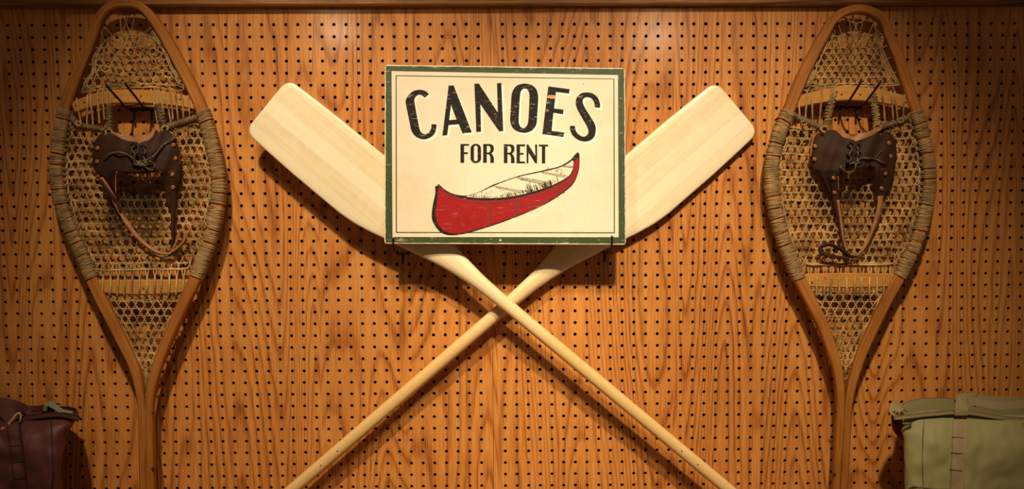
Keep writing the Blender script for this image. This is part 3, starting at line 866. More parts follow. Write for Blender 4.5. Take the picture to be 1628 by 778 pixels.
    def warp(x, y):
        f = min(1, max(0, (y-yt)/(ay-yt))); return (ax0+(x-ax0)*(1-f*.60) + (ax-ax0)*f, y)
    ax0 = c['heelcx']
    def unwarp(x, y):
        f = min(1, max(0, (y-yt)/(ay-yt))); return (ax0+(x-ax0-(ax-ax0)*f)/(1-f*.60), y)
    up_ = [unwarp(*p) for p in cat(hp, 3, True)]
    kagome(mb, up_, 11.6, 14.5, 1.1, (ax0, 474), rnd, warp=warp, jitter=.5, nz=.8, P=P)
    hv = cat(hp, 4, True)
    mb.tube([P(x, y, D) for x, y in hv], 1.25*PXM, 5, closed=True)
    lowest = max(hp, key=lambda p: p[1])
    for s_ in (-1.2, 1.2): mb.tube([P(lowest[0]+s_, lowest[1]-4, D), P(ax+s_*.5, ay, D)], 1.4*PXM, 5)
    mb.tube([P(ax-3, ay-1, D), P(ax, ay+2, D+.002), P(ax+3, ay, D)], 2.2*PXM, 6)
    for i in range(0, len(hv), 3):
        x, y = hv[i]
        if y < 476: continue
        q = min(frm, key=lambda p: (p[0]-x)**2+(p[1]-y)**2)
        if math.hypot(q[0]-x, q[1]-y) < 16: mb.tube([P(x, y, D), P(x*.35+q[0]*.65, y*.35+q[1]*.65, D)], 1.0*PXM, 5, cap=False)
    x0, x1 = c['rbar'][0][0]+12, c['rbar'][-1][0]-12
    topy = min(p[1] for p in hp)
    for i in range(10):
        x = x0+(x1-x0)*(i+.3)/10
        mb.tube([P(x, 466, D-.002), P(x+1, 471, D), P(ax0+(x-ax0)*.93, topy+9, D)], 1.05*PXM, 5, cap=False)
    mb.build('heel_webbing', m_hide, t, kind='stuff')
    # --- leather harness
    hcx, hw = c['hcx'], c['hhw']
    def hd(x, y, base=D+.014):
        u = max(0.0, 1-((x-hcx)/hw)**2); v = 1 if y < 272 else max(0, 1-(y-272)/40)
        wr = .0022*math.sin((x-hcx)*.22+y*.09)*min(1, u*2) + .0018*mnoise.noise(Vector((x*.06, y*.06, c['seed'])))
        return base + .036*u**.8*v*(.55+.45*min(1, max(0, (y-205)/35))) + wr
    def hp_(off=0.0): return lambda x, y: P(x, y, hd(x, y)+off)
    mb = MB(); sheet(mb, [c['body_l']], hp_(), .003, 4.0); har = mb.build('harness', m_leather, t, label='dark brown laced leather foot harness')
    mb = MB(); sheet(mb, [c['body_r']], hp_(.0022), .003, 4.0); mb.build('leather_flap', m_leather, har)
    mb = MB(); sheet(mb, [c['back']], lambda x, y: P(x, y, D+.016+.006*mnoise.noise(Vector((x*.05, y*.05, 3)))), .003, 5); mb.build('back_cuff', m_tan, har, label='tan suede inner side of the cuff')
    for pth in c['edges']:
        mb = MB(); mb.tube([P(x, y, hd(x, y)+.0008) for x, y in cat(pth, 5)], .95*PXM, 6); mb.build('raw_edge', m_edge, har, label='orange raw leather edge')
    for pth in c['patches']:
        mb = MB(); sheet(mb, [pth], hp_(.0045), .002, 4.0); mb.build('strap_tab', m_leather, har)
    for (x, y) in c['rivets']:
        mb = MB(); off = .0026 if y < 262 else .0052
        mb.lathe(P(x, y, hd(x, y)+off), (0, -1, 0), [(3.6*PXM, -.002), (3.6*PXM, .0004), (2.9*PXM, .0013), (1.4*PXM, .0016), (.5*PXM, .0010)], 16); mb.build('copper_rivet', m_copper, har)
    for (x, y) in c['eyelets']:
        p_ = P(x, y, hd(x, y)+.0042); mb = MB()
        mb.tube([p_+Vector((math.cos(a)*3.5*PXM, 0, math.sin(a)*3.5*PXM)) for a in [2*PI*z/14 for z in range(14)]], 1.25*PXM, 6, closed=True, up=(0, -1, 0)); 
        mb.build('eyelet', m_black, har)
        mb = MB(); mb.lathe(p_+Vector((0, .0005, 0)), (0, -1, 0), [(2.6*PXM, -.001), (2.6*PXM, .0002)], 12); mb.build('eyelet_hole', m_back, har)
    for pth, r in c['laces']:
        mb = MB(); q = cat(pth, 5); mb.tube([P(x, y, hd(x, y)+.0075+.002*math.sin(i*.8)) for i, (x, y) in enumerate(q)], r*PXM, 6); mb.build('lace', m_lace, har)
    # --- heel straps
    for pth, mat_ in c['straps']:
        q = cat(pth, 5)      # (x, y, width, depth, twist)
        mb = MB(); Q = [P(x, y, D+.004+dd) for x, y, w, dd, tw in q]; pf = []
        for (x, y, w, dd, tw) in q:
            ca, sa = math.cos(tw), math.sin(tw); a = w*PXM/2; b = .0015
            pf.append([(ca*u-sa*v, sa*u+ca*v) for u, v in ((a, -b), (a, b), (-a, b), (-a, -b))])
        mb.section(Q, pf); mb.build('heel_strap', mat_, har)
        mb = MB(); e = []
        for i, (x, y, w, dd, tw) in enumerate(q):
            e.append(Q[i])
    bx, by, ba = c['buckle']
    mb = MB(); Bp = [P(bx+math.cos(ba)*u-math.sin(ba)*v, by+math.sin(ba)*u+math.cos(ba)*v, D+.016) for u, v in ((-10, -3), (10, -3), (10, 3), (-10, 3))]
    mb.tube(cat([tuple(p) for p in Bp], 3, True), .9*PXM, 6, closed=True)
    mb.tube([P(bx, by-3, D+.016), P(bx+1, by+4, D+.019)], .8*PXM, 6)
    mb.build('buckle', m_black, har)
    return t

zA = zc(3.2406, 60, 0); zB = zc(3.2406, 60, 230); zD = zc(6.483, 130, 190)
def addw(pts, ws): return [(x, y, w) for (x, y), w in zip(pts, ws)]
def wfun(y, toe): # apparent width of the bent wood at height y
    return float(np.interp(y, [0, 12, 30, 60, 150, 200, 440, 520, 600, 654, 900], [12, 12.5, 14, 15.5, 17.5, 18, 17.5, 17, 14, 11.5, 11.5]))
Ll = [(196,7),(174,13),(159,31),(148,60),(134,93),(122,123),(111,154),(103,178),(98,203),(94,231),(91,261),(92,292),(98,322),(108.5,353),(121.7,384),(135.6,415),(147,443),(163,478),(184,519.5),(206,564),(215.5,587),(221.4,609),(225.3,631),(227.4,654),(228.2,698),(229.5,778),(231,860)]
Lr = [(220,9.5),(236,21),(251,40),(265,62),(282,93),(298,123),(313,154),(322,176),(331,202),(338,231),(345,261),(348.6,292),(346.5,322),(341.5,353),(333,384),(322,415),(310,446),(296,475),(276,519.5),(257,564),(249.5,587),(243.8,609),(240,631),(238.8,654),(239.3,698),(240.8,778),(242.5,860)]
Rl = [(1363.6,15),(1341,20),(1323.5,33),(1306.5,62),(1289.5,93),(1274.5,123),(1262,154),(1253.5,176),(1242,202),(1233,231),(1226.5,261),(1226,292),(1229.5,322),(1236.4,353),(1246,384),(1257.5,415),(1270,443),(1286.5,475),(1308,519.5),(1324,564),(1330.5,587),(1334,609),(1335.5,631),(1335.2,654),(1333,698),(1328.5,778),(1325,860)]
Rr_ = [(1386,20),(1403,33),(1415,62),(1428,93),(1437,123),(1447,154),(1455,176),(1463,202),(1470,231),(1475.5,261),(1477,292),(1473,322),(1466,353),(1456,384),(1442,415),(1425.5,446),(1409.5,475),(1388,519.5),(1368,564),(1360.5,587),(1354,609),(1349.6,631),(1347,654),(1344.7,698),(1340.6,778),(1337,860)]
def W3(l): return [(x, y, wfun(y, 0)) for x, y in l]

shoeL = dict(seed=3, tailx=236, cx=220, left=W3(Ll), right=W3(Lr),
  fbar=[(118,171),(150,160),(172,155.5),(198,154),(240,155),(285,160),(316,167)], rbar=[(152,455),(190,456.5),(230,457),(270,456),(304,454)],
  knots=[(243.5,657,2.4),(243.8,746,3.4)],
  barholes=[(121,168),(134,163),(183,155),(224,153),(228,163),(286,158),(176,458),(228,459)],
  mid=[(112,204),(140,204),(172,206),(182,216),(216,220),(250,215),(262,205),(292,200),(318,200),(326,232),(331,262),(334,292),(331,322),(325,353),(316,384),(304,412),(292,428),(220,429),(156,429),(147,412),(134,384),(122,353),(113,322),(107,292),(106,262),(107,232)],
  toe=zA([(400,55),(440,75),(500,68),(520,60),(585,120),(605,180),(655,250),(690,340),(725,390),(748,430),(738,468),(600,450),(440,455),(330,462),(240,478),(230,470),(245,420),(280,370),(285,300),(325,230),(335,130)]),
  toe_dense=zA([(345,215),(410,175),(480,180),(560,180),(600,205),(645,262),(678,340),(708,392),(722,440),(600,432),(440,438),(330,445),(258,452),(262,415),(296,368),(302,305)]),
  toeh=9.6, toea=11.6, toej=.7, toenz=3.2,
  fcords=[(123,122,130,200),(139,139,138,200),(144,144,148,198),(155,155,158,196),(163,163,166,190),(171,171,171,190),(176,175,175,190),(243,240,250,196),(248,246,254,194),(255,253,262,196),(262,262,272,196),(272,270,275,190),(280,279,283,190),(290,288,292,188),(300,300,302,186)],
  bound=[([(174,166),(175,178),(175,190),(174,205)], 5.0), ([(250,166),(254,178),(257,190),(262,203)], 5.0),
         ([(104,184),(116,190),(124,198),(145,203),(168,207)], 4.6), ([(324,183),(306,189),(290,194),(268,201)], 4.6)],
  lumps=[(173,210,6),(262,205,6),(125,197,5)],
  heel=[(172,470),(203,473),(232,474),(262,473),(284,470),(280,492),(268,510),(262,530),(252,552),(244,574),(232,590),(222,576),(212,556),(200,530),(186,505)],
  heelapex=(232.5,627), heelcx=229,
  stain=(212, 345, .105, .85), hcx=218, hhw=73,
  body_l=zD(cat([(200,142),(160,175),(132,225),(115,300),(110,400),(112,485),(150,548),(215,585),(252,625),(300,690),(335,760)], 3)+[(352,765)]+cat([(350,680),(352,600),(362,540)], 3)+cat([(450,556),(560,557),(700,547),(720,500)], 3)+[(610,440),(600,330),(583,245)]+cat([(560,230),(470,222),(395,192),(330,155),(285,133)], 3)+[(240,165)]),
  body_r=zD(cat([(590,262),(615,235),(690,212),(735,170),(762,108),(800,135),(850,105),(905,130),(955,175),(985,240),(1008,330),(1012,430),(1022,530),(1014,620),(985,700),(975,790),(968,900)], 3)+cat([(880,900),(858,780),(850,690),(832,590),(800,520)], 3)+cat([(730,540),(660,520),(612,470),(598,400)], 3)),
  back=zD([(262,140),(320,125),(400,150),(500,168),(600,165),(690,145),(745,112),(775,130),(740,250),(600,300),(450,270),(330,220)]),
  edges=[zD([(200,142),(160,178),(134,225)]), zD([(905,125),(955,180),(988,250),(1005,340),(1008,420),(1000,480)]), zD([(362,540),(350,600),(350,690),(352,765)])],
  patches=[zD([(884,530),(966,530),(975,640),(972,780),(955,900),(905,900),(905,780),(900,640)])],
  rivets=zD([(160,298),(155,437),(940,265),(962,405),(930,570),(937,702)]),
  eyelets=zD([(538,272),(548,362),(545,455),(632,294),(638,380),(665,460)]),
  laces=[(zD([(225,395),(300,350),(400,340),(480,370),(540,410),(590,450),(640,455)]), 1.3), (zD([(970,175),(880,240),(820,280),(770,350),(700,405),(620,430),(570,460)]), 1.3),
         (zD([(690,430),(740,450),(748,490),(720,525),(670,500),(600,460)]), 1.1), (zD([(538,272),(515,310),(548,362),(545,455),(600,470),(665,460),(638,380),(655,330),(632,294)]), 1.1), (zD([(575,440),(610,480),(660,440),(690,470)]), 1.3), (zD([(560,470),(600,430),(650,480),(680,440)]), 1.3)],
  straps=[([(162,282,7,.022,.3),(170,298,7,.020,.3),(181,316,7,.014,.6),(190,335,6,.012,.9),(202,355,6.5,.012,.5),(218,376,6.5,.012,.4),(236,392,5.5,.012,.6),(254,402,5,.012,.9),(272,403,4,.013,.8)], m_tan),
          ([(160,286,5,.024,.2),(172,304,5,.022,.2),(186,322,5,.016,.3),(192,340,4,.013,.3)], m_leather),
          ([(274,300,10,.020,.1),(275.5,322,8,.016,.2),(275,350,6,.013,.5),(274.5,375,5,.012,.7),(273.5,396,4,.013,.7)], m_leather),
          ([(270,404,5,.014,.9),(279,388,5,.016,1.0),(283,373,5,.017,.9),(290,366,5,.018,.6),(295,374,5,.018,.5),(291,386,5,.017,.6),(281,396,5,.015,.8),(266,406,4,.014,.7)], m_tan),
          ([(269,373,4,.014,.2),(272,381,4,.014,.2)], m_tan)],
  buckle=(273,401,-.55))

zE = zc(3.2406, 1200, 0); zF = zc(3.2406, 1200, 230); zG = zc(6.483, 1270, 190)
shoeR = dict(seed=8, tailx=1331, cx=1352, left=W3(Rl), right=W3(Rr_),
  fbar=[(1256,166),(1285,158),(1320,151.5),(1352,149.5),(1385,152),(1420,158),(1450,166)], rbar=[(1275,445.5),(1310,446),(1352,446),(1395,446),(1430,444.5)],
  knots=[(1328,655,2.6),(1326.5,755,3)],
  barholes=[(1338,150.5),(1368,150.5),(1440,163),(1291.5,449.5),(1406,449.5)],
  mid=[(1250,204),(1280,206),(1310,208),(1320,216),(1350,220),(1385,216),(1394,208),(1420,202),(1449,200),(1456,232),(1461,262),(1462,292),(1459,322),(1452,353),(1443,384),(1429,408),(1414,420),(1350,421),(1290,421),(1276,412),(1260,384),(1251,353),(1244,322),(1240,292),(1241,262),(1244,232)],
  toe=zE([(440,90),(500,115),(540,118),(600,90),(622,150),(660,185),(655,235),(672,285),(690,330),(722,392),(746,430),(735,440),(600,445),(480,445),(350,452),(262,468),(250,440),(280,400),(310,330),(352,235),(380,160)]),
  toe_dense=zE([(392,185),(430,190),(500,185),(560,180),(630,195),(640,240),(655,290),(672,335),(702,392),(722,428),(600,430),(480,430),(350,436),(275,442),(300,398),(326,335),(366,240)]),
  toeh=9.4, toea=11.8, toej=.5, toenz=.9,
  fcords=[(1270,1270,1272,195),(1283,1283,1280,195),(1291,1291,1292,195),(1307,1306,1303,196),(1322,1322,1317,190),(1327,1326,1320,190),(1384,1381,1391,192),(1390,1387,1394,192),(1403,1402,1407,194),(1418,1416,1420,192),(1424,1423,1427,188),(1437,1438,1436,186)],
  bound=[([(1326,145),(1321,165),(1317,182),(1313,203)], 5.4), ([(1386,148),(1390,165),(1392,182),(1394,200)], 5.4),
         ([(1252,176),(1268,187),(1282,193),(1306,204)], 4.6), ([(1456,180),(1440,188),(1425,195),(1400,202)], 4.6)],
  lumps=[(1311,206,7),(1395,203,7),(1278,196,5),(1432,192,5)],
  heel=[(1290,463),(1320,464),(1350,465),(1385,464),(1405,461),(1396,480),(1386,505),(1374,525),(1366,548),(1357,570),(1345,585),(1334,572),(1326,550),(1316,525),(1304,495)],
  heelapex=(1343,602), heelcx=1348,
  stain=(1352, 330, .09, .45), hcx=1357, hhw=72,
  body_l=zG(cat([(205,128),(168,165),(142,220),(127,320),(120,400),(126,480),(165,520),(212,540),(250,620),(285,700),(330,780),(390,850),(430,880)], 3)+cat([(442,800),(446,650),(448,515)], 3)+[(490,490),(560,475),(548,400),(560,265)]+[(585,222)]+cat([(545,206),(470,190),(430,160),(380,118),(330,103)], 3)+[(290,118),(262,150),(250,185),(235,175)]),
  body_r=zG(cat([(556,270),(590,225),(690,192),(770,158),(815,128),(850,165),(900,120),(950,150),(990,215),(1010,330),(1006,430),(988,500),(990,560),(965,640),(930,705),(890,790),(850,860)], 3)+cat([(800,860),(785,770),(790,600),(788,490)], 3)+cat([(745,483),(660,495),(600,505),(560,475),(556,400)], 3)),
  back=zG([(310,110),(350,100),(430,140),(520,155),(620,150),(700,135),(780,98),(820,125),(760,230),(600,280),(450,250)]),
  edges=[zG([(205,128),(168,165),(142,220),(128,320),(122,380)]), zG([(404,590),(408,680),(404,780)]), zG([(856,505),(840,600),(822,720)])],
  patches=[zG([(308,572),(380,553),(402,620),(408,760),(425,860),(375,830),(345,740),(325,640)]), zG([(852,503),(934,512),(930,600),(895,700),(868,800),(850,850),(815,760),(835,620)])],
  rivets=zG([(172,277),(165,410),(932,243),(948,381),(362,603),(371,755),(893,558),(855,712)]),
  eyelets=zG([(530,267),(521,360),(517,446),(607,285),(613,358),(622,440)]),
  laces=[(zG([(622,440),(580,470),(560,450),(517,446),(540,400),(521,360),(545,310),(530,267)]), 1.1), (zG([(607,285),(605,320),(613,358),(600,400),(622,440)]), 1.1),
         (zG([(585,440),(640,402),(720,400),(800,415),(900,455)]), 1.2), (zG([(425,478),(460,520),(520,548),(570,520),(590,460),(560,440)]), 1.2), (zG([(780,405),(820,360),(862,315)]), .7)],
  straps=[([(1329,300,13,.020,.1),(1331,325,11,.016,.2),(1336,350,9,.013,.3),(1340,380,7,.012,.5),(1345,400,6,.012,.7),(1352,409,5,.013,.8)], m_leather),
          ([(1332,318,4,.018,.1),(1337,350,4,.0145,.3),(1341,380,4,.0135,.5),(1347,400,4,.013,.7)], m_tan),
          ([(1400,312,9,.020,.2),(1398.5,330,9,.016,.2),(1393,352,9,.013,.3),(1385,374,7,.012,.6),(1375,394,6,.012,.8),(1362,408,5,.013,.8)], m_tan),
          ([(1356,410,4,.014,.8),(1345,403,4.5,.016,.9),(1330,393,5,.018,.8),(1316,389,5.5,.018,.6),(1305,393,5.5,.018,.4),(1304,400,5.5,.018,.4),(1314,406,5.5,.017,.6),(1332,409,5,.015,.8),(1350,411,4,.014,.8)], m_leather)],
  buckle=(1354,411,.02))
snowshoe('long wooden snowshoe hanging left of the sign, its harness lace end curling across the leather', shoeL)
snowshoe('long wooden snowshoe hanging right of the sign, its strap tied in a wide loop', shoeR)

# ------------------------------------------------------------------ tote bags
def bag_body(levels, rnd_seed, fold, mat, parent, name, nx=60):
    """levels: (y_px of the level on the front, left_px, right_px, front depth, back depth) -> closed lofted cloth body, open top"""
    mb = MB(); vs = []; m = len(levels)
    n = 0
    for (yp, xl, xr, df, db) in levels:
        A = P(xl, yp, df); B = P(xr, yp, df); z = (A.z+B.z)/2
        ring = []
        Ab = P(xl+(3 if xl > 700 else 0), yp, db).x - A.x; Bb = P(xr-(0 if xl > 700 else 3), yp, db).x - B.x
        w = B.x-A.x; dm = (df-db); c_ = min(.035, dm*.45, w*.1)
        for i in range(nx+1): ring.append((A.x+c_+(w-2*c_)*i/nx, -df, A.z+(B.z-A.z)*i/nx))
        for i in range(1, 7): a = PI/2*i/6; ring.append((B.x-c_+c_*math.sin(a), -df+c_-c_*math.cos(a), B.z))
        for i in range(1, 10): ring.append((B.x, -df+c_+(dm-2*c_)*i/10, B.z))
        for i in range(0, 7): a = PI/2*i/6; ring.append((B.x-c_+c_*math.cos(a), -db-c_+c_*math.sin(a), B.z))
        for i in range(1, nx//2): ring.append((B.x-c_-(w-2*c_)*i/(nx//2), -db, B.z+(A.z-B.z)*i/(nx//2)))
        for i in range(0, 7): a = PI/2*i/6; ring.append((A.x+c_-c_*math.sin(a), -db-c_+c_*math.cos(a), A.z))
        for i in range(1, 10): ring.append((A.x, -db-c_-(dm-2*c_)*i/10, A.z))
        for i in range(0, 6): a = PI/2*i/6; ring.append((A.x+c_-c_*math.cos(a), -df+c_-c_*math.sin(a), A.z))
        def sk(p):      # the back is drawn in a little, so the bag tapers toward the wall
            f = (p[1]+df)/dm; u = (p[0]-A.x)/w; return (p[0] + f*(Ab*(1-u)+Bb*u), p[1], p[2])
        ring = [sk(p) for p in ring]
        n = len(ring); vs.append(ring)
    out = []
    for k, ring in enumerate(vs):
        for (x, y, z) in ring:
            e = min(1, k/2.0)
            a = mnoise.noise(Vector((x*9+rnd_seed, z*7+x*5, y*6)))*fold*e
            b_ = abs(mnoise.noise(Vector((x*16+z*12, z*14-x*6, y*9+rnd_seed))))*fold*.8*e + abs(mnoise.noise(Vector((x*34-z*22, z*20+x*14, y*15+rnd_seed))))*fold*.35*e
            out.append((x + (a*.5 if abs(y+.12) < .09 else 0), y+a-b_, z+mnoise.noise(Vector((x*10, 2, rnd_seed)))*.002))
    fs = [(k*n+i, (k+1)*n+i, (k+1)*n+(i+1) % n, k*n+(i+1) % n) for k in range(m-1) for i in range(n)]
    fs.append(tuple(range((m-1)*n, m*n)))
    mb.add(out, fs)
    return mb.build(name, mat, parent)
def front(levels, seed, fold):
    """front surface point of the bag at a pixel, with a small offset"""
    ys = [l[0] for l in levels]; dfs = [l[3] for l in levels]
    def f(px, py, off=0.0):
        df = float(np.interp(py, ys, dfs)); p = P(px, py, df)
        e = min(1, float(np.interp(py, ys, range(len(ys))))/2.0)
        x, y, z = p.x, -df, p.z
        a = mnoise.noise(Vector((x*9+seed, z*7+x*5, y*6)))*fold*e
        b_ = abs(mnoise.noise(Vector((x*16+z*12, z*14-x*6, y*9+seed))))*fold*.8*e + abs(mnoise.noise(Vector((x*34-z*22, z*20+x*14, y*15+seed))))*fold*.35*e
        return P(px, py, df - (a-b_) + off)
    return f
def lvl(keys, n):
    ys = [k[0] for k in keys]; out = []
    for i in range(n):
        y = ys[0]+(ys[-1]-ys[0])*(i/(n-1))
        out.append(tuple([y]+[float(np.interp(y, ys, [k[j] for k in keys])) for j in range(1, 5)]))
    return out
def web(pts, w, fn, off, mat, name, parent, label=None, thick=.0016):
    """webbing strap laid on a front surface; pts in px"""
    q = cat(pts, 8); mb = MB(); L = []; Rr2 = []
    for i, p in enumerate(q):
        p = np.array(p); t = np.array(q[min(i+1, len(q)-1)])-np.array(q[max(i-1, 0)]); t = t/np.linalg.norm(t); nn = np.array((-t[1], t[0]))
        ww = w/2; L.append(p+nn*ww); Rr2.append(p-nn*ww)
    k = len(q); rows = []
    for i in range(k):
        for j in range(5):
            a = L[i]*(1-j/4)+Rr2[i]*(j/4); rows.append(fn(a[0], a[1], off))
    m_ = len(rows); rows += [p+Vector((0, thick+off, 0)) for p in rows]
    fs = []
    for i in range(k-1):
        for j in range(4): fs.append((i*5+j, i*5+j+1, (i+1)*5+j+1, (i+1)*5+j)); fs.append(tuple(m_+z for z in (i*5+j, (i+1)*5+j, (i+1)*5+j+1, i*5+j+1)))
        for j in (0, 4): fs.append((i*5+j, (i+1)*5+j, m_+(i+1)*5+j, m_+i*5+j))
    for i in (0, k-1):
        for j in range(4): fs.append((i*5+j, i*5+j+1, m_+i*5+j+1, m_+i*5+j))
    mb.add(rows, fs); return mb.build(name, mat, parent, label=label)
def ribbon3(pts, w, mat, name, parent, up=(0, -1, 0), th=.0016, label=None):
    q = cat([tuple(p) for p in pts], 6); mb = MB()
    ws = w if isinstance(w, (list, tuple)) else [w]*len(q)
    mb.section(q, [[(ww/2, -th/2), (ww/2, th/2), (-ww/2, th/2), (-ww/2, -th/2)] for ww in (ws if len(ws) == len(q) else [ws[0]]*len(q))], up=up)
    return mb.build(name, mat, parent, label=label, smooth=False)

# green bag (right)
bagR = thing('tote_bag', 'sage green nylon tote bag with tan webbing straps and a red tab', 'bag', (P(1530, 778, .2).x, -.14, -1.195))
zR = zc(4.371, 1388, 600)
keyR = [(660, 1429, 1790, .165, .045), (668, 1434, 1792, .172, .04), (676, 1436, 1795, .180, .035), (690, 1431, 1798, .190, .03), (705, 1435, 1800, .198, .03), (740, 1435, 1800, .205, .03), (778, 1436, 1800, .210, .03), (860, 1437, 1800, .215, .03), (918, 1444, 1798, .215, .03)]
levR = lvl(keyR, 46)
def sagR(levels):   # the rim drops to the right
    return levels
bodyR = bag_body(levR, 4.0, .016, m_sage, bagR, 'bag_body', 80)
fR = front(levR, 4.0, .016)
def shift_to_shelf(obj, zmin):  # snap the bottom ring onto the shelf
    me = obj.data; o = ORG[obj]; zs = [v.co.z for v in me.vertices]; lo_ = min(zs); hi = max(zs); tgt = zmin-o.z
    if lo_ == hi: return
    for v in me.vertices:
        if v.co.z < lo_+.12: v.co.z = tgt + (v.co.z-lo_)*((lo_+.12-tgt)/.12)
shift_to_shelf(bodyR, -1.195)
# rims: front band, back band and the slack top panel between them
rimF = zR([(150,283),(200,282),(280,272),(350,263),(450,255),(560,246),(660,248),(760,262),(900,285),(1049,300),(1300,330),(1600,345)])
rimB = zR([(205,205),(245,180),(320,163),(420,155),(520,160),(600,168),(720,160),(850,170),(1049,182),(1300,200),(1600,230)])
web(rimF, 7.0, lambda x, y, o: P(x, y, .176+o), .0, m_sagew, 'front_rim_band', bagR, thick=.004)
web(rimB, 5.5, lambda x, y, o: P(x, y, .050+o), .0, m_sagew, 'back_rim_band', bagR, thick=.004)
mb = MB(); rows = []
A_ = cat(rimF, 6); B_ = cat(rimB, 6); kk = min(len(A_), len(B_)); NJ = 10
for i in range(kk):
    a = P(A_[i][0], A_[i][1]-1, .172); b = P(B_[i][0], B_[i][1]+1, .052)
    for j in range(NJ+1):
        f = j/NJ; p = a.lerp(b, f); p.z -= .014*math.sin(PI*f) + .004*mnoise.noise(Vector((p.x*16, f*4, 1))); rows.append(p)
fs = [(i*(NJ+1)+j, (i+1)*(NJ+1)+j, (i+1)*(NJ+1)+j+1, i*(NJ+1)+j+1) for i in range(kk-1) for j in range(NJ)]
mb.add(rows, fs); mb.build('top_panel', m_sagedk, bagR)
mid_ = [rows[i*(NJ+1)+5]+Vector((0, 0, .002)) for i in range(kk)]
ribbon3(mid_[::6], .022, m_sagew, 'zipper_tape', bagR, up=(0, 0, 1))
# vertical webbing with stitched loops, and its seams
vs_ = zR([(612,235),(606,330),(602,420),(598,530),(592,640),(588,778),(584,1000)])
web(vs_, 21.0, fR, .0035, m_sagew, 'front_webbing', bagR, label='tan webbing stitched down the front')
for yy in (255, 420, 530, 648):
    web(zR([(605-(yy-255)*.05-42, yy-3), (605-(yy-255)*.05+36, yy+3)]), .6, fR, .0048, m_seamg, 'stitch_line', bagR)
web(zR([(356,285),(348,420),(343,560),(346,660),(350,778),(352,1000)]), 1.3, fR, .0012, m_seamg, 'side_seam', bagR)
web(zR([(228,735),(290,758),(350,768),(440,776),(700,790),(1049,800)]), 1.6, fR, .002, m_sagew, 'bottom_piping', bagR)
# grab handle lying over the opening
hs = [P(*zR([(612,266)])[0], .181), P(*zR([(614,225)])[0], .181), P(*zR([(622,185)])[0], .176), P(*zR([(648,160)])[0], .166), P(*zR([(690,152)])[0], .156), P(*zR([(720,165)])[0], .150)]
ribbon3(hs, .026, m_sagew, 'handle', bagR, up=(0, -1, .35), label='tan webbing grab handle')
hs2 = [P(*zR([(660,172)])[0], .170), P(*zR([(720,172)])[0], .168), P(*zR([(790,186)])[0], .168), P(*zR([(880,200)])[0], .170), P(*zR([(960,198)])[0], .170), P(*zR([(1049,188)])[0], .170), P(*zR([(1200,196)])[0], .172), P(*zR([(1320,240)])[0], .182)]
ribbon3(hs2, .0155, m_sagew, 'handle', bagR, up=(0, -1, .2), label='tan webbing grab handle')
hb = [P(*zR([(600,175)])[0], .05), P(*zR([(590,145)])[0], .056), P(*zR([(650,135)])[0], .06), P(*zR([(740,145)])[0], .06), P(*zR([(830,155)])[0], .056), P(*zR([(1000,160)])[0], .055), P(*zR([(1200,190)])[0], .055)]
ribbon3(hb, .014, m_sagew, 'handle', bagR, up=(0, -1, .2))
# end loop, ring and red tab
ribbon3([P(*zR([(215,215)])[0], .120), P(*zR([(188,200)])[0], .135), P(*zR([(160,215)])[0], .150), P(*zR([(143,245)])[0], .152), P(*zR([(165,262)])[0], .150)], .022, m_sagew, 'end_loop', bagR, up=(.3, -.6, .8))
mb = MB(); rc = P(*zR([(150,275)])[0], .150); mb.tube([rc+Vector((math.cos(a)*.006, math.cos(a)*.004, math.sin(a)*.012)) for a in [2*PI*z/16 for z in range(16)]], .0026, 8, closed=True, up=(0, -1, 0)); mb.build('ring', m_black, bagR, label='small black ring')
mb = MB(); sheet(mb, [zR(cat([(150,290),(132,312),(135,350),(150,385),(180,415),(212,438),(215,380),(205,300)], 3, True))], lambda x, y: P(x, y, .140+.003*math.sin(x*.5)), .003, 4); mb.build('red_tab', m_redtag, bagR, label='red nylon tab')
mb = MB(); a = P(1627.3, 677, .183); mb.box((a.x-.0015, a.y-.003, a.z-.006), (a.x+.01, a.y+.003, a.z+.006)); mb.build('zip_pull', m_orange, bagR, label='small orange pull tab', smooth=False)
mb = MB(); sheet(mb, [zR(cat([(205,322),(235,316),(272,320),(262,334),(235,336),(215,332)], 3, True))], lambda x, y: P(x, y, .182), .004, 4); mb.build('fold_tuck', m_seamg, bagR)

# maroon bag (left)
bagL = thing('tote_bag', 'dark maroon nylon tote bag with black buckle and tan pull cord', 'bag', (P(30, 778, .2).x, -.14, -1.195))
zL = zc(4.369, 0, 600)
keyL = [(662, -160, 124, .165, .045), (668, -162, 123.5, .172, .04), (676, -165, 122, .182, .035), (684, -166, 117, .190, .03), (692, -168, 110, .196, .03), (705, -168, 106, .2, .03), (725, -168, 107, .205, .03), (750, -168, 103, .21, .03), (778, -168, 101, .212, .03), (860, -168, 100, .215, .03), (918, -166, 100, .215, .03)]
levL = lvl(keyL, 46)
bodyL = bag_body(levL, 9.0, .017, m_maroon, bagL, 'bag_body', 80); fL = front(levL, 9.0, .017); shift_to_shelf(bodyL, -1.195)
rimF = zL([(-700,330),(-300,320),(-100,305),(60,300),(150,290),(250,275),(350,263),(430,265),(500,276),(545,290)])
rimB = zL([(-700,275),(-300,262),(-100,250),(100,245),(190,243),(260,240),(340,236),(430,232),(500,240),(540,255)])
web(rimF, 8.0, lambda x, y, o: P(x, y, .178+o), .0, m_maroonw, 'front_rim_band', bagL, thick=.004)
web(rimB, 4.0, lambda x, y, o: P(x, y, .060+o), .0, m_maroonw, 'back_rim_band', bagL, thick=.004)
mb = MB(); rows = []; A_ = cat(rimF, 6); B_ = cat(rimB, 6); kk = min(len(A_), len(B_))
for i in range(kk):
    a = P(A_[i][0], A_[i][1]-2, .174); b = P(B_[i][0], B_[i][1]+1, .062)
    for j in range(NJ+1):
        f = j/NJ; p = a.lerp(b, f); p.z -= .012*math.sin(PI*f); rows.append(p)
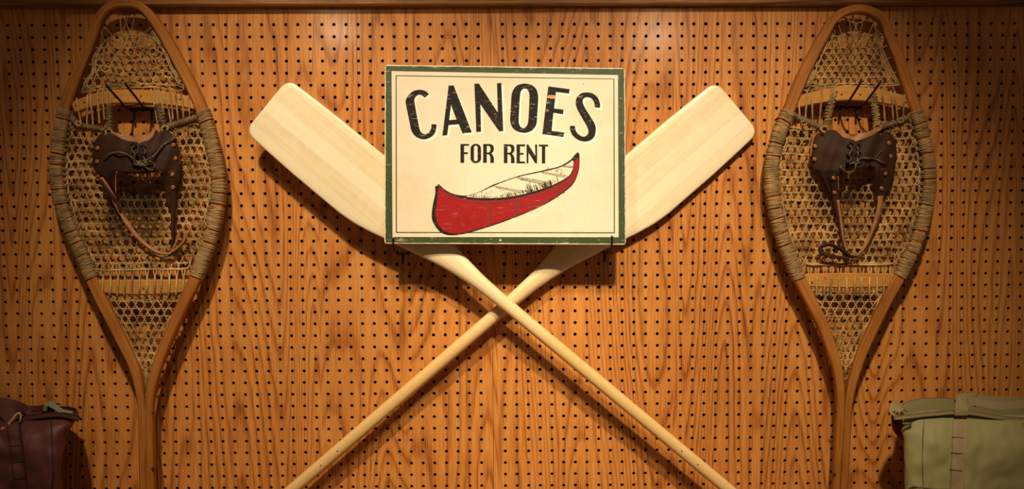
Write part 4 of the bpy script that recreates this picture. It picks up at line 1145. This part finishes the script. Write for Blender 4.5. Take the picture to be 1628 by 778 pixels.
mb.add(rows, [(i*(NJ+1)+j, (i+1)*(NJ+1)+j, (i+1)*(NJ+1)+j+1, i*(NJ+1)+j+1) for i in range(kk-1) for j in range(NJ)]); mb.build('top_panel', m_maroon, bagL)
web(zL([(86,300),(96,400),(110,480),(122,590),(134,700),(140,800),(150,1000)]), 21.0, fL, .0035, m_maroonw, 'front_webbing', bagL)
for yy in (478, 592, 705):
    cxx = np.interp(yy, [400, 700], [98, 134]); web(zL([(cxx-38, yy+4), (cxx+38, yy-6)]), .6, fL, .005, m_seam, 'stitch_line', bagL)
web(zL([(352,285),(356,400),(360,560),(362,660),(352,778),(350,1000)]), 1.3, fL, .0012, m_seam, 'side_seam', bagL)
ribbon3([P(*zL([(84,305)])[0], .185), P(*zL([(60,262)])[0], .182), P(*zL([(20,235)])[0], .176), P(*zL([(-60,215)])[0], .17), P(*zL([(-200,225)])[0], .17)], .024, m_maroonw, 'handle', bagL, up=(.2, -1, .5))
ribbon3([P(*zL([(165,262)])[0], .090), P(*zL([(172,238)])[0], .095), P(*zL([(130,212)])[0], .105), P(*zL([(60,190)])[0], .115), P(*zL([(-20,180)])[0], .12), P(*zL([(-150,185)])[0], .12)], .024, m_maroonw, 'handle', bagL, up=(.2, -1, .6))
# buckle, olive strap, pull cord
mb = MB(); b0 = P(*zL([(335,215)])[0], .11)
mb.box((b0.x-.010, b0.y-.008, b0.z-.010), (b0.x+.009, b0.y+.008, b0.z+.008)); mb.build('buckle', m_black, bagL, smooth=False, bevel=.002, label='black plastic side buckle')
ribbon3([P(*zL([(310,235)])[0], .125), P(*zL([(318,200)])[0], .125), P(*zL([(345,180)])[0], .12), P(*zL([(385,178)])[0], .115), P(*zL([(405,190)])[0], .105)], .010, m_olive, 'buckle_strap', bagL, up=(0, -.6, 1), label='olive webbing through the buckle')
ribbon3([P(*zL([(345,190)])[0], .125), P(*zL([(385,208)])[0], .125), P(*zL([(430,238)])[0], .13), P(*zL([(500,252)])[0], .135)], .010, m_olive, 'buckle_strap', bagL, up=(0, -.8, .8), label='olive webbing through the buckle')
mb = MB(); mb.tube([P(x, y, .194) for x, y in cat(zL([(-40,385),(5,368),(30,358),(60,330),(90,295),(115,262),(133,252),(146,268),(138,310)]), 5)], .0014, 6)
mb.tube([P(x, y, .193) for x, y in cat(zL([(-40,372),(5,362),(30,352),(58,322),(86,288),(110,258),(135,248),(142,270),(140,305)]), 5)], .0012, 6)
kc = P(*zL([(25,362)])[0], .195)
for k in range(3): mb.tube([kc+Vector((.003*(k-1)+math.sin(a)*.0008, math.cos(a)*.003, math.sin(a)*.0035)) for a in [2*PI*z/10 for z in range(10)]], .0012, 5, closed=True, up=(1, 0, 0))
mb.build('pull_cord', m_yellow, bagL, label='tan knotted pull cord')
